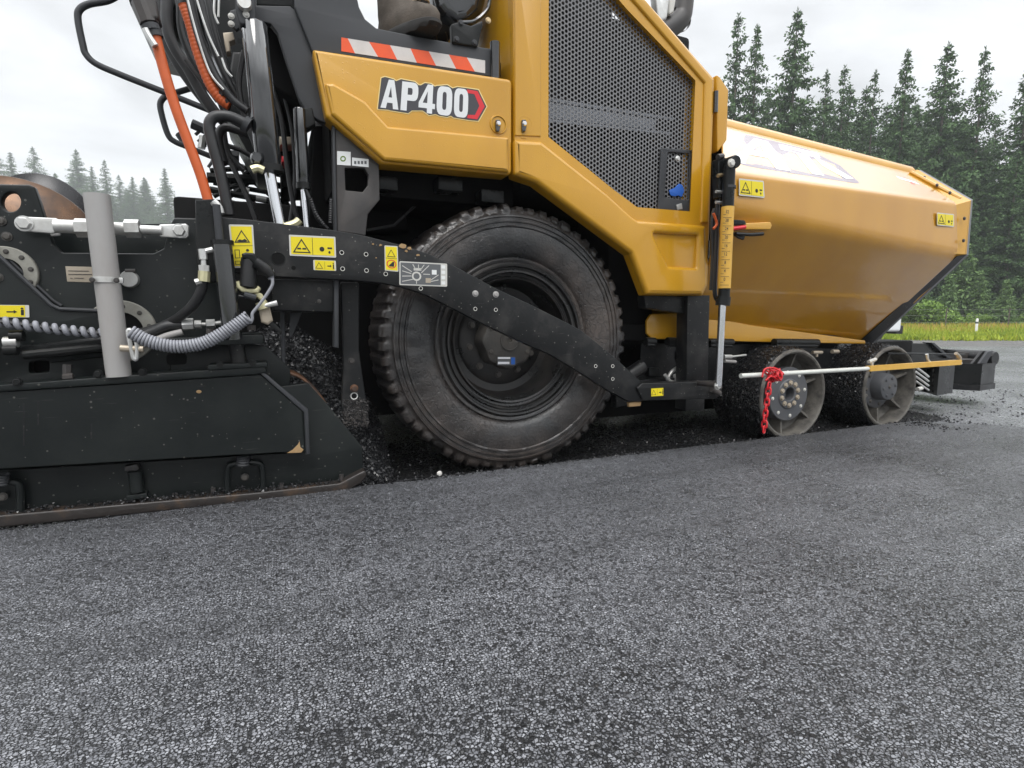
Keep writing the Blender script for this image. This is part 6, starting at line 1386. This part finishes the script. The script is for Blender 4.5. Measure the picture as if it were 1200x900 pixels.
def boot(yc, dx, parent, name='boot', turn=0.0):
    """work boot from stacked outlines: sole, foot, shaft; toe towards +X"""
    X_ = pxb + dx; b = MB(); n = 28
    def spun(o):
        for v in o.data.vertices:
            w_ = Vector(v.co) + ORG[o]; d = w_ - Vector((X_ - .02, yc, 0)); q = Matrix.Rotation(turn, 3, 'Z') @ d; v.co = q + Vector((X_ - .02, yc, 0)) - ORG[o]
        return o
    # z, heel x, toe x, half width
    lev = [(0.022, -.085, .205, .046), (0.045, -.090, .212, .050), (0.07, -.090, .210, .050), (0.092, -.088, .196, .047), (0.108, -.086, .165, .043), (0.125, -.084, .120, .040), (0.15, -.083, .075, .039), (0.19, -.082, .052, .041), (0.24, -.084, .046, .044), (0.30, -.088, .046, .048), (0.34, -.09, .048, .051)]
    v = []; 
    for z, h, t, w_ in lev:
        for k in range(n):
            a = 2 * PI * k / n; ca, sa = math.cos(a), math.sin(a); mid, half = (h + t) / 2, (t - h) / 2
            x = mid + half * (abs(ca) ** 0.8) * (1 if ca >= 0 else -1); wv = w_ * (abs(sa) ** 0.75) * (1 if sa >= 0 else -1)
            if z < 0.12: wv *= (1.0 if x > .05 else 0.80 + 0.2 * max(0, (x + .09) / .14))
            v.append((X_ + x, yc + wv + 0.002 * mnoise.noise(Vector((x * 40, wv * 40, z * 40))), pz + z + (0.006 * mnoise.noise(Vector((x * 25, wv * 30, z * 20)))) * (z > 0.06)))
    m = len(lev); f = [tuple(range(n))[::-1]] + [(i * n + k, i * n + (k + 1) % n, (i + 1) * n + (k + 1) % n, (i + 1) * n + k) for i in range(m - 1) for k in range(n)] + [tuple((m - 1) * n + k for k in range(n))]
    b.add(v, f, 'boot'); o = spun(b.build(name, parent, ang=80))
    b = MB(); v = []
    for z, g in ((0.0, 0.96), (0.006, 1.02), (0.028, 1.05), (0.040, 1.04), (0.044, 0.98)):
        for k in range(n * 2):
            a = PI * k / n; ca, sa = math.cos(a), math.sin(a); x = .06 + .151 * g * (abs(ca) ** 0.8) * (1 if ca >= 0 else -1); wv = .050 * g * (abs(sa) ** 0.75) * (1 if sa >= 0 else -1)
            wv *= (1.0 if x > .05 else 0.82 + 0.18 * max(0, (x + .09) / .14)); q = (0.006 if (k % 4 < 2 and z < 0.01) else 0) + max(0, x - .1) * 0.16 * (z < .02)
            v.append((X_ + x, yc + wv, pz + z + q))
    m = 5; n2 = n * 2; b.add(v, [tuple(range(n2))[::-1], tuple((m - 1) * n2 + k for k in range(n2))] + [(i * n2 + k, i * n2 + (k + 1) % n2, (i + 1) * n2 + (k + 1) % n2, (i + 1) * n2 + k) for i in range(m - 1) for k in range(n2)], 'sole'); spun(b.build('sole', o))
    b = MB()
    for i in range(6):
        z = pz + 0.115 + i * 0.03; x = X_ + (0.145, 0.10, 0.075, 0.06, 0.055, 0.052)[i]
        b.tube([(x - .012, yc - .036, z), (x + .006, yc - .016, z + .008), (x + .008, yc + .016, z + .012), (x - .01, yc + .036, z + .014)], 0.0035, 'mud', 6, 3)
        b.lathe([(0, -.003), (.005, 0), (0, .003)], (x - .014, yc - .040, z), 'brass', 8)
    spun(b.build('laces', o)); return o
boot(2.225, 0.0, op, turn=R(-58)); boot(2.50, 0.12, op, turn=R(-30))
# ================================================================== TREES AND BACKGROUND
def cards(name, pos, dirs, ups, ln, wd, tone, m):
    """many small leaf shapes (two triangles each, slightly folded)"""
    pos, dirs, ups = np.asarray(pos), np.asarray(dirs), np.asarray(ups); n = len(pos)
    dirs = dirs / np.linalg.norm(dirs, axis=1, keepdims=True); sd = np.cross(dirs, ups); sd /= np.linalg.norm(sd, axis=1, keepdims=True) + 1e-9
    ln = np.asarray(ln).reshape(-1, 1); wd = np.asarray(wd).reshape(-1, 1)
    V = np.stack([pos, pos + dirs * ln * .45 + sd * wd, pos + dirs * ln, pos + dirs * ln * .45 - sd * wd], 1).reshape(-1, 3)
    me = bpy.data.meshes.new(name); me.vertices.add(4 * n); me.vertices.foreach_set('co', V.ravel())
    me.loops.add(4 * n); me.loops.foreach_set('vertex_index', np.arange(4 * n)); me.polygons.add(n)
    me.polygons.foreach_set('loop_start', np.arange(0, 4 * n, 4)); me.polygons.foreach_set('loop_total', np.full(n, 4))
    at = me.attributes.new('tone', 'FLOAT', 'FACE'); at.data.foreach_set('value', np.asarray(tone, dtype=np.float32)); me.update(); me.materials.append(MATS[m]); return me
def spruce_mesh(h, rw, levels, dens, seed, m='needles', bare=0.08, sparse=0.0, sz=1.0):
    g = np.random.default_rng(seed); pos = []; dr = []; up = []; ln = []; wd = []; tn = []; wind = np.array([0.10, 0.0, 0.0])
    for L_ in range(levels):
        t = (L_ + g.uniform(-.3, .3)) / levels; z = h * (bare + (1 - bare) * t); R_ = rw * (1 - t) ** 0.85 * g.uniform(.72, 1.12) + 0.10
        nb = max(3, int((9 - 4 * t) * dens)); 
        for k in range(nb):
            if g.random() < sparse: continue
            a = g.uniform(0, 2 * PI); r = R_ * g.uniform(.55, 1.12); ns = max(3, int(r / 0.135 / sz)); clump = g.uniform(0, 1)
            droop = g.uniform(.12, .42) * (1 - t) + 0.03 - 0.25 * max(0, t - .8) * 5 * .4
            for s in range(ns):
                u = (s + g.uniform(0, 1)) / ns; rr = r * u; q = np.array([math.cos(a) * rr, math.sin(a) * rr, z - droop * rr + 0.16 * rr * rr / max(r, .1) * (0.5)]) + wind * rr * .3
                for _ in range(3):
                    side = g.normal(0, 1, 3); dd = np.array([math.cos(a), math.sin(a), -.35]) * .6 + side * .62; dd[2] -= 0.25
                    pos.append(q + g.normal(0, (.05 + .03 * rr) * sz, 3)); dr.append(dd); up.append(g.normal(0, 1, 3) + (0, 0, 1)); ln.append(g.uniform(.30, .58) * (0.6 + .4 * (1 - t)) * sz); wd.append(g.uniform(.045, .095) * sz); tn.append(np.clip(0.25 + .35 * clump + .25 * u + g.normal(0, .16), 0, 1))
    for k in range(40): pos.append((0, 0, h * (.96 + .001 * k))); dr.append(g.normal(0, .4, 3) + (0, 0, .8)); up.append(g.normal(0, 1, 3)); ln.append(.3); wd.append(.03); tn.append(.4)
    return cards('crown', pos, dr, up, ln, wd, tn, m)
def trunk_mesh(h, r):
    b = MB(); b.tube([(0, 0, 0), (0.02, 0, h * .3), (-.02, .02, h * .6), (0, 0, h * .98)], [r, r * .8, r * .5, .02], 'bark', 8); o = b.build('trunk', origin=(0, 0, 0)); me = o.data; ORG.pop(o); bpy.data.objects.remove(o); return me
KIND = [(spruce_mesh(22, 4.9, 60, 1.15, 1), trunk_mesh(22, .24)), (spruce_mesh(22, 4.3, 58, 1.0, 2, sparse=.08), trunk_mesh(22, .22)), (spruce_mesh(22, 5.6, 62, 1.25, 3), trunk_mesh(22, .27)), (spruce_mesh(22, 3.8, 54, .9, 4, sparse=.15), trunk_mesh(22, .20)), (spruce_mesh(22, 5.1, 60, 1.1, 5, sparse=.05), trunk_mesh(22, .25))]
def tree(px, dist, top, kind, label, group=None, name='spruce_tree', wide=1.0, base=-0.04):
    at = Q(px, dist); at.z = base
    h = (375 - top) / FPX * dist * (1 / math.cos(PITCH)) + H if top is not None else wide * 20
    h = dist * (math.tan(PITCH) * 0 + (375 - top) / FPX) * 1.01 + H - max(base, 0); s = h / 22
    e = empty(name, at); e.rotation_euler.z = random.uniform(-.5, .5); e.scale = (s * wide, s * wide, s)
    c, t = KIND[kind]
    for nm_, me in (('trunk', t), ('crown', c)):
        o = bpy.data.objects.new(nm_, me); COL.objects.link(o); o.parent = e
    return tag(e, label, 'tree', group)
GR = 'spruces on the skyline of the right-hand forest'
for px, top, k, d, wd_, lab in [(848, 46, 1, 44, .85, 'slim spruce rising directly above the engine hood edge'), (869, 58, 0, 43, .8, 'second skyline spruce right of the engine hood, close beside the first'), (912, 42, 2, 42, .9, 'tallest broad spruce standing apart with clear sky on both sides'),
        (948, 104, 3, 43, .85, 'short ragged spruce left of the close pair'), (968, 99, 1, 44, .8, 'thin spruce touching the short ragged one, right of the broad tallest'), (1002, 104, 3, 42, .85, 'lone thin spruce in the low middle of the skyline'), (1036, 83, 0, 41, .85, 'spruce with a sharp tip over the middle of the hopper rim'),
        (1080, 76, 2, 41, .95, 'dense wide spruce above the front third of the hopper'), (1121, 80, 4, 40, .8, 'spruce with a leaning tip just above the hopper nose'), (1172, 97, 0, 38, 1.0, 'spruce with bushy branches near the right picture edge'), (1196, 122, 4, 37, .9, 'spruce cut by the right edge of the picture'), (1232, 90, 2, 39, 1.0, 'broad spruce just beyond the right edge of the picture')]:
    tree(px, d, top, k, lab, GR, wide=wd_)
GF = 'spruces filling the forest wall behind the skyline row'
LF = 'dark spruce packed in the forest wall, lower than the skyline trees'
for i in range(44):
    px = 838 + i * 10.5 + random.uniform(-6, 6); d = 46 + (i % 3) * 4.5 + random.uniform(-1, 1); tree(px, d, random.uniform(120, 185) + (20 if px > 1100 else 0), random.choice([0, 2, 4, 2]), LF, GF, wide=random.uniform(.95, 1.25))
for i in range(9):
    px = 1050 + i * 24 + random.uniform(-7, 7); tree(px, 37.5 + random.uniform(-1.5, 2), random.uniform(185, 250), random.choice([0, 2, 4]), 'mid-height spruce in front of the forest wall, right of the hopper nose', 'mid-height spruces at the forest front', wide=random.uniform(.9, 1.2))
# wooded slope under the misty trees on the left
def slope():
    b = MB(); v = []; n1, n2 = 40, 24
    for i in range(n1 + 1):
        for j in range(n2 + 1):
            px = lerp(-900, 900, i / n1); d = lerp(95, 275, j / n2); p = Q(px, d); t = min(1, max(0, (d - 95) / 110)); f_ = min(1, max(0, (900 - px) / 560)); f_ = f_ * f_ * (3 - 2 * f_); v.append((p.x, p.y, -0.05 + (31.5 * t * t * (3 - 2 * t) + 8 * max(0, (d - 205) / 90)) * f_ + .6 * f_ * t * mnoise.noise(Vector((p.x * .08, p.y * .08, 0)))))
    b.add(v, [(i * (n2 + 1) + j, (i + 1) * (n2 + 1) + j, (i + 1) * (n2 + 1) + j + 1, i * (n2 + 1) + j + 1) for i in range(n1) for j in range(n2)], 'soil'); o = b.build('hillside', ang=80); o['kind'] = 'structure'
slope()
# left group far off in the mist
GL_ = 'misty spruces on the far left'
for px, top, k, lab in [(-24, 178, 0, 'misty spruce at the very left, cut by the picture edge'), (14, 171, 2, 'tall misty spruce above the brown auger blade'), (36, 190, 0, 'smaller misty spruce right of the one above the brown blade'), (62, 184, 4, 'misty spruce behind the dark round blade'), (84, 212, 1, 'short misty spruce left of the grey pole'),
        (110, 187, 2, 'misty spruce rising just above the grey pole top'), (126, 205, 0, 'low misty spruce directly right of the grey pole top'), (141, 198, 1, 'pointed misty spruce between pole and orange hose'), (156, 214, 4, 'low misty spruce left of the last broad one'), (171, 216, 2, 'broad misty spruce above the turnbuckle sleeve'), (208, 207, 0, 'single misty spruce next to the orange hose'), (190, 246, 1, 'tiny misty spruce top over the right clevis of the turnbuckle')]:
    tree(px, 200 + (k - 2) * 4, top, k, lab, GL_, wide=1.25, base=30)
for i in range(26):
    tree(-60 + i * 10 + random.uniform(-6, 6), 208 + random.uniform(-3, 8), random.uniform(208, 240), random.choice([0, 2, 4]), 'faint misty spruce in the low rear row on the left', 'rear row of misty spruces', wide=1.5, base=31)
# young trees and shrubs at the forest edge
def bush_mesh(r, h, n, seed, m):
    g = np.random.default_rng(seed); cl = [(g.normal(0, r * .42), g.normal(0, r * .42), abs(g.normal(h * .45, h * .22)), g.uniform(.3, .55) * r) for _ in range(14)]; pos = []; tn = []
    for i in range(n):
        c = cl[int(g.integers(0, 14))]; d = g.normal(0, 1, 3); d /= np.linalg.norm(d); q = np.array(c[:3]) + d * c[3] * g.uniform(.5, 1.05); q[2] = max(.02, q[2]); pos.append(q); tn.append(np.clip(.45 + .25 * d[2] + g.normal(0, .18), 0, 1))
    return cards('foliage', pos, g.normal(0, 1, (n, 3)) + (0, 0, .3), g.normal(0, 1, (n, 3)) + (0, 0, 1), g.uniform(.10, .22, n), g.uniform(.03, .07, n), tn, m)
def stem_mesh(h):
    b = MB()
    for k in range(5):
        a = k * 1.26; b.tube([(0, 0, 0), (math.cos(a) * .2, math.sin(a) * .2, h * .5), (math.cos(a) * .5, math.sin(a) * .5, h)], [.03, .022, .008], 'bark', 6)
    o = b.build('stem', origin=(0, 0, 0)); me = o.data; ORG.pop(o); bpy.data.objects.remove(o); return me
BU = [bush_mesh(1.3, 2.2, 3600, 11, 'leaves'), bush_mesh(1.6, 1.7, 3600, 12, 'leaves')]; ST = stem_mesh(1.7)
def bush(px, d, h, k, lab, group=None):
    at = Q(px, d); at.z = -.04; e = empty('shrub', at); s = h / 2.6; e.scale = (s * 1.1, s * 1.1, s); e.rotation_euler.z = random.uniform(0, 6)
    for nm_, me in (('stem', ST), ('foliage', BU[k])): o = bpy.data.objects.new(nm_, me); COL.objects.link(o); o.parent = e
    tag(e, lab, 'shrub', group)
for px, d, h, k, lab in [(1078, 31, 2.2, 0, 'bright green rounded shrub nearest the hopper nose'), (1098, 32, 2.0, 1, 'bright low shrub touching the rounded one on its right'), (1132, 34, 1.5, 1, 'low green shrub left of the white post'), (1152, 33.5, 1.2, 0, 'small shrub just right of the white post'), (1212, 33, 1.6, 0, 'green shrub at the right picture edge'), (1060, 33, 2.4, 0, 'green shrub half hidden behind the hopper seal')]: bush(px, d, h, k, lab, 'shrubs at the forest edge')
YM = spruce_mesh(22, 6.6, 34, 1.9, 21, 'needles_young', bare=.02, sz=3.0); KIND.append((YM, trunk_mesh(22, .4)))
for px, d, top, lab in [(1172, 33, 328, 'bright young spruce in front of the forest right of the post'), (1140, 35, 318, 'young green spruce straight above the white post'), (1105, 35, 322, 'young pale spruce above the bright shrubs'), (1205, 34, 318, 'young spruce at the right edge of the picture'), (1188, 36, 292, 'taller young spruce behind the bright one near the right edge'), (1122, 36, 288, 'pale young spruce left of and behind the white post')]: tree(px, d, top, 5, lab, 'young spruces at the forest edge', 'young_spruce')
# grass strip
def grass():
    n = 46000; g = np.random.default_rng(5); d = g.uniform(17.5, 32, n) ** 1.0; px = g.uniform(930, 1420, n); l = (px - 600) / FPX * d; d = d + np.array([1.1 * mnoise.noise(Vector((a * .5, 1, 0))) + .7 * mnoise.noise(Vector((a * 2.1, 5, 0))) for a in l])
    x = l * math.cos(YAW) + d * math.sin(YAW); y = -l * math.sin(YAW) + d * math.cos(YAW); tall = np.clip((d - 21) / 6, 0, 1); patch = np.array([mnoise.noise(Vector((a * .35, c * .35, 0))) for a, c in zip(x, y)])
    h = g.uniform(.10, .26, n) + tall * g.uniform(.1, .42, n); tone = np.clip(.30 + .35 * patch + g.normal(0, .12, n) + tall * .55 * (g.random(n) < .6), 0, 1)
    dr = g.normal(0, .28, (n, 3)) + (0, 0, 1); dr[:, 2] = np.abs(dr[:, 2]); me = cards('grass', np.stack([x, y, np.full(n, -.02)], 1), dr, g.normal(0, 1, (n, 3)), h, g.uniform(.012, .035, n), tone, 'grass')
    o = bpy.data.objects.new('grass', me); COL.objects.link(o); tag(o, 'strip of bright meadow grass with brown seed heads beside the road', 'grass', kind='stuff')
grass()
# white marker post and wire fence
def post(px, d, lab):
    at = Q(px, d); at.z = -.04; b = MB(); b.tube([at, at + Vector((0, 0, .72)), at + Vector((.01, 0, .76))], [.045, .045, .03], 'post_white', 12); o = b.build('marker_post', origin=at)
    b = MB(); b.tube([at + Vector((0, 0, .55)), at + Vector((0, 0, .63))], .047, 'label_grey', 12); b.build('reflector_band', o); tag(o, lab, 'post')
post(1141.5, 22.5, 'white marker post standing in the grass right of the paver')
fe = empty('wire_fence', Q(1160, 27.5)); tag(fe, 'thin wire fence on slim stakes along the back of the grass', 'fence')
b = MB()
for z in (.55, .9, 1.2): b.tube([Q(960, 27.5) + Vector((0, 0, z)), Q(1130, 27.5) + Vector((0, 0, z - .03)), Q(1500, 27.5) + Vector((0, 0, z))], .004, 'wire', 5)
b.build('wire', fe)
for px in (960, 1035, 1105, 1178, 1255, 1330): b = MB(); p = Q(px, 27.5); p.z = -.04; b.tube([p, p + Vector((0, 0, 1.3))], .025, 'bark', 7); b.build('stake', fe)

# white van parked beyond the paver, almost wholly hidden by it
def van():
    at = Q(940, 15.0); e = empty('white_van', at); e.rotation_euler.z = R(-24); tag(e, 'white van parked behind the hopper, only its rear corner showing', 'van')
    def loc(b, name, par=None, **k):
        o = b.build(name, None, origin=(0, 0, 0), **k); o.parent = par or e; return o
    b = MB(); o = [(-2.2, .35), (-2.22, .75), (-2.1, .95), (-1.3, 1.05), (-.75, 1.62), (-.3, 1.72), (1.9, 1.72), (2.02, 1.6), (2.08, .8), (2.08, .36)]
    b.plate_xz(rpoly(o, .08), -.85, 1.7, 'car_white', .06, res=3); body = loc(b, 'body')
    b = MB(); b.plate_xz(rpoly([(-1.12, 1.08), (-.68, 1.58), (-.35, 1.62), (-.35, 1.08)], .03), -.856, .02, 'glass_dark', .004); b.plate_xz(rpoly([(-.25, 1.08), (-.25, 1.62), (1.0, 1.62), (1.0, 1.08)], .03), -.856, .02, 'glass_dark', .004); loc(b, 'window')
    b = MB(); b.box((2.0, -.78, .30), (2.18, .78, .52), 'rubber', .03); loc(b, 'bumper')
    b = MB(); b.box((-2.3, -.78, .30), (-2.16, .78, .52), 'rubber', .03); loc(b, 'bumper')
    b = MB(); b.box((2.05, -.84, .75), (2.10, -.70, 1.1), 'label_red', .01); loc(b, 'tail_light'); b = MB(); b.box((2.05, .70, .75), (2.10, .84, 1.1), 'label_red', .01); loc(b, 'tail_light')
    for x in (-1.4, 1.3):
        for s in (-1, 1):
            b = MB(); b.lathe([(.0, -.1), (.2, -.1), (.3, -.09), (.33, -.06), (.33, .06), (.3, .09), (.0, .1)], (x, s * .78, .33), 'rubber', 28); wv = loc(b, 'wheel'); b = MB(); b.lathe([(.0, -.112), (.17, -.106), (.19, -.098)], (x, s * .78 + (.0 if s < 0 else .21), .33), 'zinc', 20); loc(b, 'hubcap', wv)
van()

# thin rain mist over the whole place
def haze():
    b = MB(); b.box((-300, -300, -1.05), (300, 300, 84), 'soil', 0); o = b.build('haze'); m = bpy.data.materials.new('haze'); m.use_nodes = True; t = m.node_tree; t.nodes.clear(); v = t.nodes.new('ShaderNodeVolumePrincipled'); v.inputs['Color'].default_value = (.93, .96, 1, 1); v.inputs['Density'].default_value = HAZE; u = t.nodes.new('ShaderNodeOutputMaterial'); t.links.new(v.outputs[0], u.inputs['Volume'])
    o.data.materials.clear(); o.data.materials.append(m); o['kind'] = 'stuff'
HAZE = 0.0010
haze()
